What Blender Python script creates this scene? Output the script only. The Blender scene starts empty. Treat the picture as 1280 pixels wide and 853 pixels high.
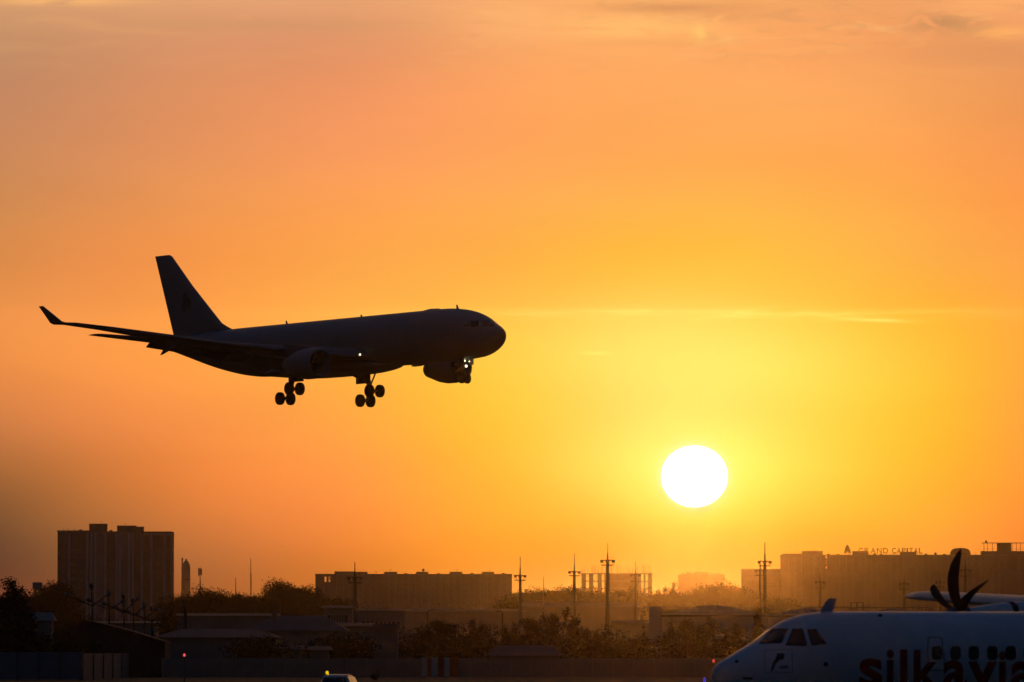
import bpy, bmesh, math, random
from mathutils import Vector, Matrix
from mathutils.bvhtree import BVHTree
R = math.radians
random.seed(7)
scn = bpy.context.scene
COL = scn.collection

# ------------------------------------------------------------------ camera
FPX, HORIZ, CAMH = 9054.0, 820.0, 2.67          # telephoto, frame measured on 1280 x 853
PITCH = math.atan((HORIZ - 426.5) / FPX)
cam_d = bpy.data.cameras.new('camera'); cam = bpy.data.objects.new('camera', cam_d); COL.objects.link(cam)
cam_d.sensor_width = 36.0; cam_d.lens = 36.0 * FPX / 1280.0
cam_d.clip_start = 1.0; cam_d.clip_end = 60000.0
cam.location = (0, 0, CAMH); cam.rotation_euler = (R(90) + PITCH, 0, 0)
cam_d.dof.use_dof = True; cam_d.dof.focus_distance = 745.0; cam_d.dof.aperture_fstop = 4.0
scn.camera = cam

# ------------------------------------------------------------------ render / view
scn.view_settings.view_transform = 'Standard'; scn.view_settings.look = 'None'
scn.view_settings.exposure = 0.0; scn.view_settings.gamma = 1.0
scn.view_settings.use_curve_mapping = False
scn.cycles.use_denoising = True
scn.cycles.max_bounces = 6; scn.cycles.volume_bounces = 0
scn.cycles.transparent_max_bounces = 8
scn.cycles.caustics_reflective = False; scn.cycles.caustics_refractive = False

# ------------------------------------------------------------------ sun
SUN_AZ = math.atan((868 - 640) / FPX); SUN_EL = math.atan((HORIZ - 596) / FPX)
sun_d = bpy.data.lights.new('sun', 'SUN'); sun = bpy.data.objects.new('sun', sun_d); COL.objects.link(sun)
sun_d.energy = 0.044; sun_d.color = (1.0, 0.34, 0.045); sun_d.angle = R(0.53)
sdir = Vector((math.sin(SUN_AZ) * math.cos(SUN_EL), math.cos(SUN_AZ) * math.cos(SUN_EL), math.sin(SUN_EL)))
sun.rotation_euler = sdir.to_track_quat('Z', 'Y').to_euler()

# ------------------------------------------------------------------ world: dusk sky, glow around the low sun
CTRL = [
    [(0.890,0.424,0.170), (0.964,0.472,0.196), (0.978,0.492,0.214), (0.967,0.473,0.202), (0.970,0.446,0.167), (0.910,0.420,0.143), (0.845,0.396,0.139), (0.986,0.431,0.155), (1.263,0.510,0.183)],
    [(0.615,0.320,0.151), (0.728,0.351,0.161), (0.754,0.356,0.173), (0.774,0.352,0.170), (0.966,0.427,0.150), (0.995,0.438,0.135), (0.863,0.364,0.122), (0.890,0.361,0.132), (1.007,0.408,0.153)],
    [(0.447,0.246,0.134), (0.575,0.263,0.130), (0.681,0.271,0.129), (0.753,0.282,0.132), (0.959,0.383,0.128), (1.016,0.404,0.124), (0.966,0.358,0.116), (0.852,0.319,0.111), (0.746,0.299,0.114)],
    [(0.490,0.225,0.117), (0.631,0.258,0.117), (0.827,0.306,0.116), (0.961,0.320,0.127), (1.017,0.366,0.104), (0.995,0.413,0.109), (1.027,0.435,0.121), (0.959,0.379,0.103), (0.759,0.260,0.082)],
    [(0.545,0.237,0.102), (0.679,0.269,0.110), (0.802,0.286,0.100), (0.955,0.326,0.120), (0.998,0.378,0.101), (0.983,0.375,0.085), (0.981,0.356,0.076), (0.989,0.351,0.084), (0.938,0.306,0.088)],
    [(0.553,0.248,0.075), (0.741,0.274,0.087), (0.898,0.329,0.085), (0.988,0.352,0.076), (0.995,0.420,0.090), (0.991,0.482,0.082), (0.982,0.468,0.074), (0.973,0.377,0.067), (0.994,0.285,0.061)],
    [(0.613,0.247,0.065), (0.835,0.268,0.073), (0.989,0.311,0.058), (1.015,0.400,0.075), (1.001,0.421,0.055), (0.990,0.510,0.021), (0.985,0.524,0.057), (1.030,0.427,0.077), (1.088,0.334,0.070)],
    [(0.761,0.268,0.064), (0.920,0.315,0.076), (0.991,0.354,0.064), (1.001,0.449,0.075), (0.997,0.490,0.057), (0.997,0.679,0.126), (0.991,0.549,0.057), (1.007,0.420,0.019), (1.048,0.388,0.071)],
    [(0.779,0.250,0.059), (0.945,0.309,0.061), (0.991,0.365,0.060), (0.978,0.447,0.055), (0.986,0.632,0.047), (1.004,0.850,0.197), (1.003,0.791,0.119), (0.991,0.526,0.022), (0.996,0.280,0.064)],
    [(0.542,0.203,0.067), (0.899,0.255,0.071), (1.202,0.309,0.068), (1.054,0.384,0.061), (0.961,0.584,0.010), (0.999,0.572,0.143), (1.005,0.631,0.064), (0.996,0.528,0.011), (0.998,0.260,0.083)],
    [(0.255,0.104,0.031), (0.506,0.166,0.039), (1.034,0.271,0.047), (1.098,0.325,0.073), (0.970,0.463,0.005), (0.986,0.822,0.180), (0.995,0.685,0.074), (0.997,0.435,0.006), (1.010,0.267,0.069)],
    [(0.014,0.022,0.024), (0.389,0.146,0.037), (0.785,0.214,0.048), (0.998,0.259,0.055), (1.032,0.432,0.021), (1.015,0.276,0.006), (1.028,0.417,0.009), (1.037,0.419,0.041), (1.005,0.153,0.032)],
    [(0.002,0.002,0.017), (0.194,0.080,0.029), (0.382,0.133,0.043), (0.696,0.167,0.011), (0.949,0.282,0.015), (0.984,0.020,0.002), (0.966,0.185,0.002), (0.905,0.329,0.056), (0.803,0.087,0.011)],
    [(0.202,0.045,0.025), (0.272,0.059,0.016), (0.334,0.073,0.011), (0.540,0.155,0.024), (0.731,0.408,0.094), (0.796,0.638,0.144), (0.730,0.507,0.115), (0.591,0.219,0.048), (0.450,0.022,0.002)]]
def build_world():
    w = bpy.data.worlds.new('World'); scn.world = w; w.use_nodes = True
    nt = w.node_tree; N, L = nt.nodes, nt.links
    N.clear()
    out = N.new('ShaderNodeOutputWorld'); bg = N.new('ShaderNodeBackground'); L.new(bg.outputs[0], out.inputs[0])
    def M(op, a, b=None, c=None, clamp=False):
        n = N.new('ShaderNodeMath'); n.operation = op; n.use_clamp = clamp
        for i, v in enumerate((a, b, c)):
            if v is None: continue
            if isinstance(v, (int, float)): n.inputs[i].default_value = v
            else: L.new(v, n.inputs[i])
        return n.outputs[0]
    def SS(v, a, b):                     # smoothstep a..b
        n = N.new('ShaderNodeMapRange'); n.interpolation_type = 'SMOOTHSTEP'
        L.new(v, n.inputs[0]); n.inputs[1].default_value = a; n.inputs[2].default_value = b
        return n.outputs[0]
    def V(op, a, b=None, s=None):
        n = N.new('ShaderNodeVectorMath'); n.operation = op
        for i, v in enumerate((a, b)):
            if v is None: continue
            if isinstance(v, tuple): n.inputs[i].default_value = v
            else: L.new(v, n.inputs[i])
        if s is not None:
            if isinstance(s, (int, float)): n.inputs['Scale'].default_value = s
            else: L.new(s, n.inputs['Scale'])
        return n.outputs[0]
    def MIX(f, a, b):
        n = N.new('ShaderNodeMix'); n.data_type = 'RGBA'
        if isinstance(f, (int, float)): n.inputs[0].default_value = f
        else: L.new(f, n.inputs[0])
        for i, v in ((6, a), (7, b)):
            if isinstance(v, tuple): n.inputs[i].default_value = (*v, 1)
            else: L.new(v, n.inputs[i])
        return n.outputs[2]
    tc = N.new('ShaderNodeTexCoord'); sep = N.new('ShaderNodeSeparateXYZ'); L.new(tc.outputs['Generated'], sep.inputs[0])
    az = M('ARCTAN2', sep.outputs[0], sep.outputs[1]); el = M('ARCSINE', sep.outputs[2])
    # u, v: compass angle and height of the sky direction in steps of 1/9054 rad
    u = M('MULTIPLY_ADD', az, FPX, 640.0); v = M('MULTIPLY_ADD', el, -FPX, HORIZ)
    NR, NC = len(CTRL), len(CTRL[0])
    tu = M('DIVIDE', M('SUBTRACT', u, -80.0), 180.0 * (NC - 1)); tv = M('DIVIDE', M('SUBTRACT', v, -65.0), 65.0 * (NR - 1))
    def ramp(fac, stops):
        n = N.new('ShaderNodeValToRGB'); cr = n.color_ramp; cr.interpolation = 'B_SPLINE'
        m = len(stops)
        while len(cr.elements) < m: cr.elements.new(1.0)
        for i in range(m): cr.elements[i].position = i / (m - 1)
        for i, c in enumerate(stops): cr.elements[i].color = (*c, 1)
        L.new(fac, n.inputs[0]); return n.outputs[0]
    acc = None
    for k in range(0, NC, 3):
        wr = ramp(tu, [tuple(1.0 if j == k + i else 0.0 for i in range(3)) for j in range(NC)])
        sp = N.new('ShaderNodeSeparateColor'); L.new(wr, sp.inputs[0])
        for i in range(3):
            col = ramp(tv, [tuple(CTRL[r][k + i]) for r in range(NR)])
            t = V('SCALE', col, s=sp.outputs[i])
            acc = t if acc is None else V('ADD', acc, t)
    # ---- thin cloud: noise in stretched sky coordinates
    def noise(su, sv, detail, rough, off=0.0, dist=0.0):
        c = N.new('ShaderNodeCombineXYZ'); L.new(M('MULTIPLY', u, su), c.inputs[0]); L.new(M('MULTIPLY', v, sv), c.inputs[1]); c.inputs[2].default_value = off
        n = N.new('ShaderNodeTexNoise'); n.inputs['Scale'].default_value = 1.0; n.inputs['Detail'].default_value = detail
        n.inputs['Roughness'].default_value = rough; n.inputs['Distortion'].default_value = dist
        L.new(c.outputs[0], n.inputs['Vector']); return n.outputs['Fac']
    def gauss(x, c, s):
        d = M('DIVIDE', M('SUBTRACT', x, c), s); return M('EXPONENT', M('MULTIPLY', M('MULTIPLY', d, d), -1.0))
    big = noise(0.0035, 0.011, 4, 0.5, 3.1, 0.4)
    acc = V('SCALE', acc, s=M('MULTIPLY_ADD', M('SUBTRACT', big, 0.5), 0.14, 1.0))
    n1 = noise(0.006, 0.035, 6, 0.6, 1.7, 0.8); n2 = noise(0.013, 0.045, 7, 0.62, 8.3, 1.2)
    top = M('MULTIPLY', M('SUBTRACT', 1.0, SS(v, 40.0, 110.0)), M('MULTIPLY_ADD', SS(u, 420.0, 760.0), 0.75, 0.25))
    bright = M('MULTIPLY', M('MULTIPLY', SS(n1, 0.50, 0.72), top), 0.55)
    acc = MIX(bright, acc, (1.02, 0.50, 0.17))
    dark = M('MULTIPLY', M('MULTIPLY', SS(n2, 0.50, 0.68), top), 0.45)
    acc = MIX(dark, acc, (0.72, 0.32, 0.12))
    def patch(cu, su, cv, sv, col, amt, nz, lo, hi):
        nonlocal acc
        m = M('MULTIPLY', gauss(u, cu, su), gauss(v, cv, sv)); m = M('MULTIPLY', M('MULTIPLY', m, SS(nz, lo, hi)), amt)
        acc = MIX(m, acc, col)
    n3 = noise(0.02, 0.05, 7, 0.65, 4.4, 1.5); n4 = noise(0.008, 0.06, 6, 0.6, 6.6, 0.5)
    patch(845, 90, 11, 7, (0.72, 0.30, 0.11), 0.95, n4, 0.2, 0.5)        # brown smear of cloud
    patch(790, 110, 36, 16, (1.06, 0.54, 0.16), 0.75, n4, 0.25, 0.55)
    patch(900, 60, 22, 9, (0.80, 0.33, 0.12), 0.7, n3, 0.3, 0.55)
    patch(874, 9, 43, 11, (1.06, 0.62, 0.15), 0.75, n3, 0.30, 0.58)        # gap where light breaks through
    patch(908, 14, 50, 7, (1.04, 0.52, 0.16), 0.65, n3, 0.36, 0.56)
    patch(800, 90, 54, 6, (0.88, 0.37, 0.12), 0.5, n4, 0.3, 0.5)
    patch(1180, 46, 30, 13, (0.62, 0.28, 0.11), 1.0, n3, 0.34, 0.56)
    patch(1225, 30, 42, 9, (0.62, 0.28, 0.11), 0.8, n2, 0.32, 0.55)
    patch(1258, 40, 44, 8, (1.04, 0.45, 0.13), 0.9, n4, 0.25, 0.5)
    patch(1230, 60, 8, 12, (1.02, 0.44, 0.15), 0.6, n4, 0.25, 0.5)
    patch(1250, 130, 66, 16, (0.74, 0.30, 0.11), 0.6, n4, 0.2, 0.5)
    patch(70, 90, 3, 6, (1.0, 0.50, 0.17), 0.8, n4, 0.25, 0.5)
    patch(330, 190, 32, 9, (0.62, 0.30, 0.13), 0.45, n4, 0.2, 0.5)
    patch(640, 60, 30, 22, (1.0, 0.47, 0.17), 0.5, n4, 0.25, 0.5)
    # ---- flat haze layer: soft edge and bright streaks a little above the sun
    lay = M('MULTIPLY', SS(M('MULTIPLY_ADD', M('SUBTRACT', noise(0.003, 0.0, 2, 0.5), 0.5), 26.0, v), 374.0, 398.0), M('SUBTRACT', 1.0, SS(v, 400.0, 520.0)))
    acc = V('SCALE', acc, s=M('MULTIPLY_ADD', lay, 0.05, 1.0))
    w1 = M('MULTIPLY_ADD', M('SUBTRACT', noise(0.006, 0.0, 3, 0.5, 2.0), 0.5), 14.0, v)
    st = noise(0.010, 0.12, 5, 0.6, 9.0)
    m = M('MULTIPLY', M('MULTIPLY', gauss(w1, 393.0, 6.0), gauss(u, 900.0, 330.0)), SS(st, 0.25, 0.75))
    acc = V('ADD', acc, V('SCALE', (0.10, 0.30, 0.11), s=M('MULTIPLY', m, 0.62)))
    m = M('MULTIPLY', M('MULTIPLY', gauss(M('MULTIPLY_ADD', M('SUBTRACT', u, 1100.0), -0.05, v), 401.0, 2.6), gauss(u, 1095.0, 42.0)), SS(st, 0.2, 0.6))
    acc = V('ADD', acc, V('SCALE', (0.10, 0.40, 0.15), s=M('MULTIPLY', m, 0.5)))
    m = M('MULTIPLY', M('MULTIPLY', gauss(v, 442.0, 2.5), gauss(u, 745.0, 18.0)), 0.25)
    acc = V('ADD', acc, V('SCALE', (0.10, 0.40, 0.15), s=m))
    # ---- aureole and the disc itself (flattened by refraction)
    du = M('SUBTRACT', u, 868.0); dv = M('SUBTRACT', v, 596.0)
    r = M('SQRT', M('ADD', M('POWER', M('DIVIDE', du, 40.8), 2.0), M('POWER', M('DIVIDE', dv, 37.7), 2.0)))
    acc = V('ADD', acc, V('SCALE', (0.01, 0.012, 0.025), s=M('EXPONENT', M('MULTIPLY', M('POWER', r, 2.0), -0.22))))
    acc = V('ADD', acc, V('SCALE', (0.05, 0.05, 0.24), s=M('EXPONENT', M('MULTIPLY', M('SUBTRACT', r, 1.0), -7.0))))
    acc = MIX(SS(r, 1.035, 0.975), acc, (6.0, 5.6, 5.0))
    # ---- the rest of the dome: physical sky at dusk
    sky = N.new('ShaderNodeTexSky'); sky.sky_type = 'NISHITA'; sky.sun_disc = False
    sky.sun_elevation = SUN_EL; sky.sun_rotation = SUN_AZ; sky.air_density = 1.0; sky.dust_density = 1.5; sky.ozone_density = 1.5
    zen = M('MULTIPLY_ADD', SS(el, R(2), R(65)), 3.6, 0.45)
    rest = V('MULTIPLY', sky.outputs[0], (0.02 * 0.72, 0.02 * 0.95, 0.02 * 1.5))
    rest = V('SCALE', rest, s=zen)
    near = M('MULTIPLY', M('SUBTRACT', 1.0, SS(M('ABSOLUTE', az), R(9), R(34))), M('SUBTRACT', 1.0, SS(el, R(8), R(24))))
    fin = MIX(near, rest, acc)
    L.new(fin, bg.inputs[0]); bg.inputs[1].default_value = 1.0
build_world()

# ------------------------------------------------------------------ helpers
def ray(px, py):
    d, v = (px - 640) / FPX, (426.5 - py) / FPX
    c, s = math.cos(PITCH), math.sin(PITCH)
    return Vector((d, c - v * s, s + v * c))
def at(px, py, Y):
    r = ray(px, py); t = Y / r.y
    return Vector((r.x * t, Y, CAMH + r.z * t))
def ax(px, Y): return at(px, HORIZ, Y).x
def az_(py, Y): return at(640, py, Y).z

MATS = {}
def mat(name, col, rough=0.7, var=0.15, scale=1.0, metal=0.0, spec=0.3, dirt=None):
    if name in MATS: return MATS[name]
    m = bpy.data.materials.new(name); m.use_nodes = True; nt = m.node_tree
    b = nt.nodes['Principled BSDF']; b.inputs['Roughness'].default_value = rough; b.inputs['Metallic'].default_value = metal
    b.inputs['Specular IOR Level'].default_value = spec
    tc = nt.nodes.new('ShaderNodeTexCoord'); n = nt.nodes.new('ShaderNodeTexNoise')
    n.inputs['Scale'].default_value = scale; n.inputs['Detail'].default_value = 5; n.inputs['Roughness'].default_value = 0.6
    nt.links.new(tc.outputs['Object'], n.inputs['Vector'])
    cr = nt.nodes.new('ShaderNodeValToRGB')
    lo = tuple(max(0, c * (1 - var)) for c in col); hi = tuple(min(1, c * (1 + var)) for c in col)
    cr.color_ramp.elements[0].position = 0.3; cr.color_ramp.elements[0].color = (*lo, 1)
    cr.color_ramp.elements[1].position = 0.7; cr.color_ramp.elements[1].color = (*hi, 1)
    nt.links.new(n.outputs['Fac'], cr.inputs[0]); nt.links.new(cr.outputs[0], b.inputs['Base Color'])
    MATS[name] = m; return m
def glow(name, col, strength):
    if name in MATS: return MATS[name]
    m = bpy.data.materials.new(name); m.use_nodes = True; nt = m.node_tree
    b = nt.nodes['Principled BSDF']; b.inputs['Base Color'].default_value = (*col, 1)
    b.inputs['Emission Color'].default_value = (*col, 1); b.inputs['Emission Strength'].default_value = strength
    MATS[name] = m; return m

class MB:
    """collects shapes and links them as one mesh object"""
    def __init__(s): s.v = []; s.f = []; s.mi = []; s.cur = 0
    def add(s, vs, fs):
        o = len(s.v); s.v += [tuple(p) for p in vs]; s.f += [tuple(i + o for i in f) for f in fs]; s.mi += [s.cur] * len(fs); return s
    def box(s, x0, x1, y0, y1, z0, z1):
        return s.add([(x0,y0,z0),(x1,y0,z0),(x1,y1,z0),(x0,y1,z0),(x0,y0,z1),(x1,y0,z1),(x1,y1,z1),(x0,y1,z1)],
                     [(0,3,2,1),(4,5,6,7),(0,1,5,4),(1,2,6,5),(2,3,7,6),(3,0,4,7)])
    def loft(s, rings, cap0=True, cap1=True):
        n = len(rings[0]); vs = [p for r in rings for p in r]; fs = []
        for i in range(len(rings) - 1):
            for j in range(n):
                k = (j + 1) % n; fs.append((i*n+j, i*n+k, (i+1)*n+k, (i+1)*n+j))
        if cap0: fs.append(tuple(reversed(range(n))))
        if cap1: fs.append(tuple(range((len(rings)-1)*n, len(rings)*n)))
        return s.add(vs, fs)
    def tube(s, pts, rad, n=8):
        pts = [Vector(p) for p in pts]; rs = rad if isinstance(rad, (list, tuple)) else [rad] * len(pts); rings = []
        for i, p in enumerate(pts):
            d = (pts[min(i+1, len(pts)-1)] - pts[max(i-1, 0)]).normalized()
            a = d.cross(Vector((0,0,1)) if abs(d.z) < .9 else Vector((1,0,0))).normalized(); b = d.cross(a)
            rings.append([p + (a*math.cos(2*math.pi*k/n) + b*math.sin(2*math.pi*k/n)) * rs[i] for k in range(n)])
        return s.loft(rings)
    def lathe(s, prof, org, axis='z', n=32, cap0=True, cap1=True):
        org = Vector(org); rings = []
        for t, r in prof:
            ring = []
            for k in range(n):
                c, q = math.cos(2*math.pi*k/n)*r, math.sin(2*math.pi*k/n)*r
                ring.append(org + (Vector((c,q,t)) if axis == 'z' else Vector((t,c,q)) if axis == 'x' else Vector((c,t,q))))
            rings.append(ring)
        return s.loft(rings, cap0, cap1)
    def prism(s, poly, y0, y1):           # poly in x,z
        n = len(poly); vs = [(x,y0,z) for x,z in poly] + [(x,y1,z) for x,z in poly]
        return s.add(vs, [tuple(range(n)), tuple(reversed(range(n, 2*n)))] + [(i, i+n, (i+1)%n+n, (i+1)%n) for i in range(n)])
    def build(s, name, m, parent=None, smooth=False, off=(0,0,0), bevel=0.0):
        me = bpy.data.meshes.new(name); me.from_pydata([(p[0]+off[0], p[1]+off[1], p[2]+off[2]) for p in s.v], [], s.f); me.validate()
        bm = bmesh.new(); bm.from_mesh(me); bmesh.ops.recalc_face_normals(bm, faces=bm.faces)
        if bevel: bmesh.ops.bevel(bm, geom=bm.edges[:], offset=bevel, segments=2, affect='EDGES', profile=0.6)
        bm.to_mesh(me); bm.free()
        ms = m if isinstance(m, (list, tuple)) else [m]
        for q in ms: me.materials.append(q)
        if len(ms) > 1:
            for p, i in zip(me.polygons, s.mi): p.material_index = i
        if smooth:
            for p in me.polygons: p.use_smooth = True
            try: me.set_sharp_from_angle(angle=R(38))
            except Exception: pass
        o = bpy.data.objects.new(name, me); COL.objects.link(o)
        if parent: o.parent = parent
        return o
def tag(o, label=None, cat=None, group=None, kind=None):
    if label: o['label'] = label
    if cat: o['category'] = cat
    if group: o['group'] = group
    if kind: o['kind'] = kind
    return o
def thing(name, label, cat, loc=(0,0,0), rz=0.0, group=None):
    o = bpy.data.objects.new(name, None); o.empty_display_size = 0.5; COL.objects.link(o)
    o.location = loc; o.rotation_euler = (0,0,rz); return tag(o, label, cat, group)
def dup(root, loc, rz=0.0, label=None, group=None, scale=None):
    r = root.copy(); COL.objects.link(r); r.location = loc; r.rotation_euler = (0,0,rz)
    if scale: r.scale = scale if isinstance(scale, tuple) else (scale,)*3
    if label: r['label'] = label
    if group: r['group'] = group
    for ch in list(root.children):
        c = ch.copy(); COL.objects.link(c); c.parent = r
        for g in list(ch.children):
            d = g.copy(); COL.objects.link(d); d.parent = c
    return r
def copies(proto, name, parent, spots):
    """further instances of one part: the first spot moves the built part, later ones share its mesh"""
    for i, p in enumerate(spots):
        o = proto if i == 0 else proto.copy()
        if i: COL.objects.link(o); o.parent = parent
        o.location = p
def text_mesh(body, offset=0.0, extrude=0.0):
    cu = bpy.data.curves.new('lettering', 'FONT'); cu.body = body; cu.size = 1.0; cu.offset = offset; cu.extrude = extrude; cu.resolution_u = 6
    ob = bpy.data.objects.new('lettering', cu); COL.objects.link(ob)
    bpy.context.view_layer.update()
    me = bpy.data.meshes.new_from_object(ob.evaluated_get(bpy.context.evaluated_depsgraph_get()))
    bpy.data.objects.remove(ob); bpy.data.curves.remove(cu); return me

# ------------------------------------------------------------------ ground and haze
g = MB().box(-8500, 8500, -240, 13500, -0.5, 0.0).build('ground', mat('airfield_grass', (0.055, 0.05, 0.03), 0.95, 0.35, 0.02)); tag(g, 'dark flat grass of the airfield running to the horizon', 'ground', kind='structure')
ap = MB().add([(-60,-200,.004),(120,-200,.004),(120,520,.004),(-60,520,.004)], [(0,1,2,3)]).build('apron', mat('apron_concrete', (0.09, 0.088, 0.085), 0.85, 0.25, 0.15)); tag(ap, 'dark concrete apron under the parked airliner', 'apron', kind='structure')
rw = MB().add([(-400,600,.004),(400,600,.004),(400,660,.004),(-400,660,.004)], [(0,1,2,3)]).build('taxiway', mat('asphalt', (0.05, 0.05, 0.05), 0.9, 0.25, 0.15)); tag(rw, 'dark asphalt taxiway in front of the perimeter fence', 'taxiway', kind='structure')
hz = MB().box(-8800, 8800, -300, 14000, -1.5, 100.0).build('haze', mat('haze_placeholder', (.5,.5,.5))); tag(hz, 'thin orange haze hanging over the airfield and city', 'haze', kind='stuff')
hm = bpy.data.materials.new('haze_air'); hm.use_nodes = True; hn = hm.node_tree; hn.nodes.clear()
ho = hn.nodes.new('ShaderNodeOutputMaterial'); pv = hn.nodes.new('ShaderNodeVolumePrincipled')
pv.inputs['Density'].default_value = 0.0000125; pv.inputs['Anisotropy'].default_value = 0.985; pv.inputs['Color'].default_value = (0.92, 0.84, 0.74, 1)
hn.links.new(pv.outputs[0], ho.inputs['Volume']); hz.data.materials.clear(); hz.data.materials.append(hm)

# ------------------------------------------------------------------ shared materials
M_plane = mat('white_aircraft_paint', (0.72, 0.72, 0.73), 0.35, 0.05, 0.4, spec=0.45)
M_jet = mat('darkened_white_jet_paint', (0.27, 0.27, 0.29), 0.4, 0.06, 0.4, spec=0.3)  # white jet paint, colour darkened to deepen the backlit silhouette
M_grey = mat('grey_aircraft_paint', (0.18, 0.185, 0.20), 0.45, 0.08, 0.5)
M_dkmetal = mat('dark_gear_metal', (0.10, 0.10, 0.11), 0.5, 0.2, 2.0, metal=0.4)
M_tyre = mat('tyre_rubber', (0.02, 0.02, 0.02), 0.85, 0.2, 3.0)
M_glass = mat('dark_cockpit_glass', (0.012, 0.014, 0.017), 0.08, 0.1, 1.0, spec=0.5)
M_red = mat('red_livery_paint', (0.20, 0.018, 0.016), 0.4, 0.08, 1.0)
M_lamp = glow('landing_light_glow', (1.0, 0.82, 0.46), 2.2)
M_concrete = mat('weathered_concrete', (0.30, 0.29, 0.27), 0.9, 0.25, 0.6)
M_panel = mat('panel_concrete', (0.26, 0.255, 0.245), 0.9, 0.2, 0.25)
M_wall = mat('grey_render', (0.24, 0.225, 0.21), 0.9, 0.18, 0.12)
M_pale = mat('pale_render', (0.24, 0.23, 0.215), 0.9, 0.15, 0.15)
M_band = mat('light_facade_band', (0.46, 0.43, 0.42), 0.9, 0.15, 0.15)
M_brick = mat('brown_brick', (0.18, 0.14, 0.125), 0.9, 0.2, 0.3)
M_win = mat('window_glass', (0.03, 0.035, 0.04), 0.15, 0.3, 0.5, spec=0.5)
M_windim = mat('dull_window_glass', (0.195, 0.183, 0.17), 0.5, 0.3, 0.5, spec=0.2)
M_roof = mat('sheet_roof', (0.085, 0.085, 0.09), 0.7, 0.25, 0.3)
M_darkroof = mat('dark_roof_felt', (0.03, 0.03, 0.032), 0.95, 0.3, 0.3)
M_steel = mat('galvanised_steel', (0.11, 0.11, 0.11), 0.55, 0.2, 1.0, metal=0.5)
M_whitetank = mat('white_tank_paint', (0.42, 0.42, 0.42), 0.6, 0.15, 0.3)
M_bark = mat('bark', (0.07, 0.05, 0.035), 0.95, 0.3, 3.0)
def leafmat(name, c):
    return mat(name, c, 0.9, 0.3, 0.7, spec=0.0)
M_leaf = leafmat('leaf_dark_green', (0.020, 0.026, 0.012)); M_leaf2 = leafmat('leaf_olive', (0.026, 0.028, 0.013)); M_needle = leafmat('conifer_needles', (0.016, 0.022, 0.012))

# ------------------------------------------------------------------ aircraft helpers (local axes: +x nose, +y left, +z up)
def interp(tab, x):
    for a, b in zip(tab, tab[1:]):
        if a[0] <= x <= b[0]:
            t = (x - a[0]) / (b[0] - a[0]); return [a[i] + (b[i] - a[i]) * t for i in range(1, len(a))]
    return list(tab[-1][1:]) if x > tab[-1][0] else list(tab[0][1:])
def smooth_tab(tab, n):
    """Catmull-Rom through the station table"""
    out = []
    for i in range(len(tab) - 1):
        p0 = tab[max(i-1, 0)]; p1 = tab[i]; p2 = tab[i+1]; p3 = tab[min(i+2, len(tab)-1)]
        for k in range(n):
            t = k / n; q = []
            for a, b, c, d in zip(p0, p1, p2, p3):
                q.append(0.5 * (2*b + (c-a)*t + (2*a-5*b+4*c-d)*t*t + (3*b-a-3*c+d)*t**3))
            out.append(q)
    out.append(list(tab[-1])); return out
def body_rings(tab, n=40, sq=2.0):
    rings = []
    for a, zt, zb, hw in tab:
        zc, hh = (zt + zb) / 2, (zt - zb) / 2; ring = []
        for k in range(n):
            th = 2 * math.pi * k / n; c, s = math.cos(th), math.sin(th)
            ring.append((-a, hw * math.copysign(abs(c) ** (2/sq), c), zc + hh * math.copysign(abs(s) ** (2/sq), s)))
        rings.append(ring)
    return rings
AF = [(0,0),(.012,.16),(.05,.32),(.13,.46),(.28,.5),(.48,.43),(.7,.26),(.88,.10),(1,.012)]
def airfoil(le, chord, th, up=(0,0,1), camber=0.02):
    le = Vector(le); up = Vector(up); ring = []
    for t, h in AF: ring.append(le + Vector((-t*chord,0,0)) + up * (h*th*chord + camber*chord*math.sin(math.pi*t)))
    for t, h in reversed(AF[1:-1]): ring.append(le + Vector((-t*chord,0,0)) + up * (-0.75*h*th*chord + camber*chord*math.sin(math.pi*t)))
    return ring
def wheel(mb_t, mb_r, c, rad, w):
    x, y, z = c
    prof = [(-w/2, rad*.55), (-w/2, rad*.86), (-w*.38, rad*.97), (0, rad), (w*.38, rad*.97), (w/2, rad*.86), (w/2, rad*.55)]
    mb_t.lathe(prof, (x, y, z), 'y', 24)
    mb_r.lathe([(-w*.42, rad*.5), (-w*.2, rad*.3), (w*.2, rad*.3), (w*.42, rad*.5)], (x, y, z), 'y', 16)
def surface_patch(bvh, M_, camloc, poly, n=10, off=0.012):
    """polygon given as seen from the side, laid on the fuselage skin: local points"""
    inv = M_.inverted(); o = inv @ camloc; pts = []
    for (px, py) in poly:
        d = (inv.to_3x3() @ ray(px, py)).normalized(); h = bvh.ray_cast(o, d)
        pts.append((h[0], h[1]) if h[0] else None)
    return pts

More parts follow.
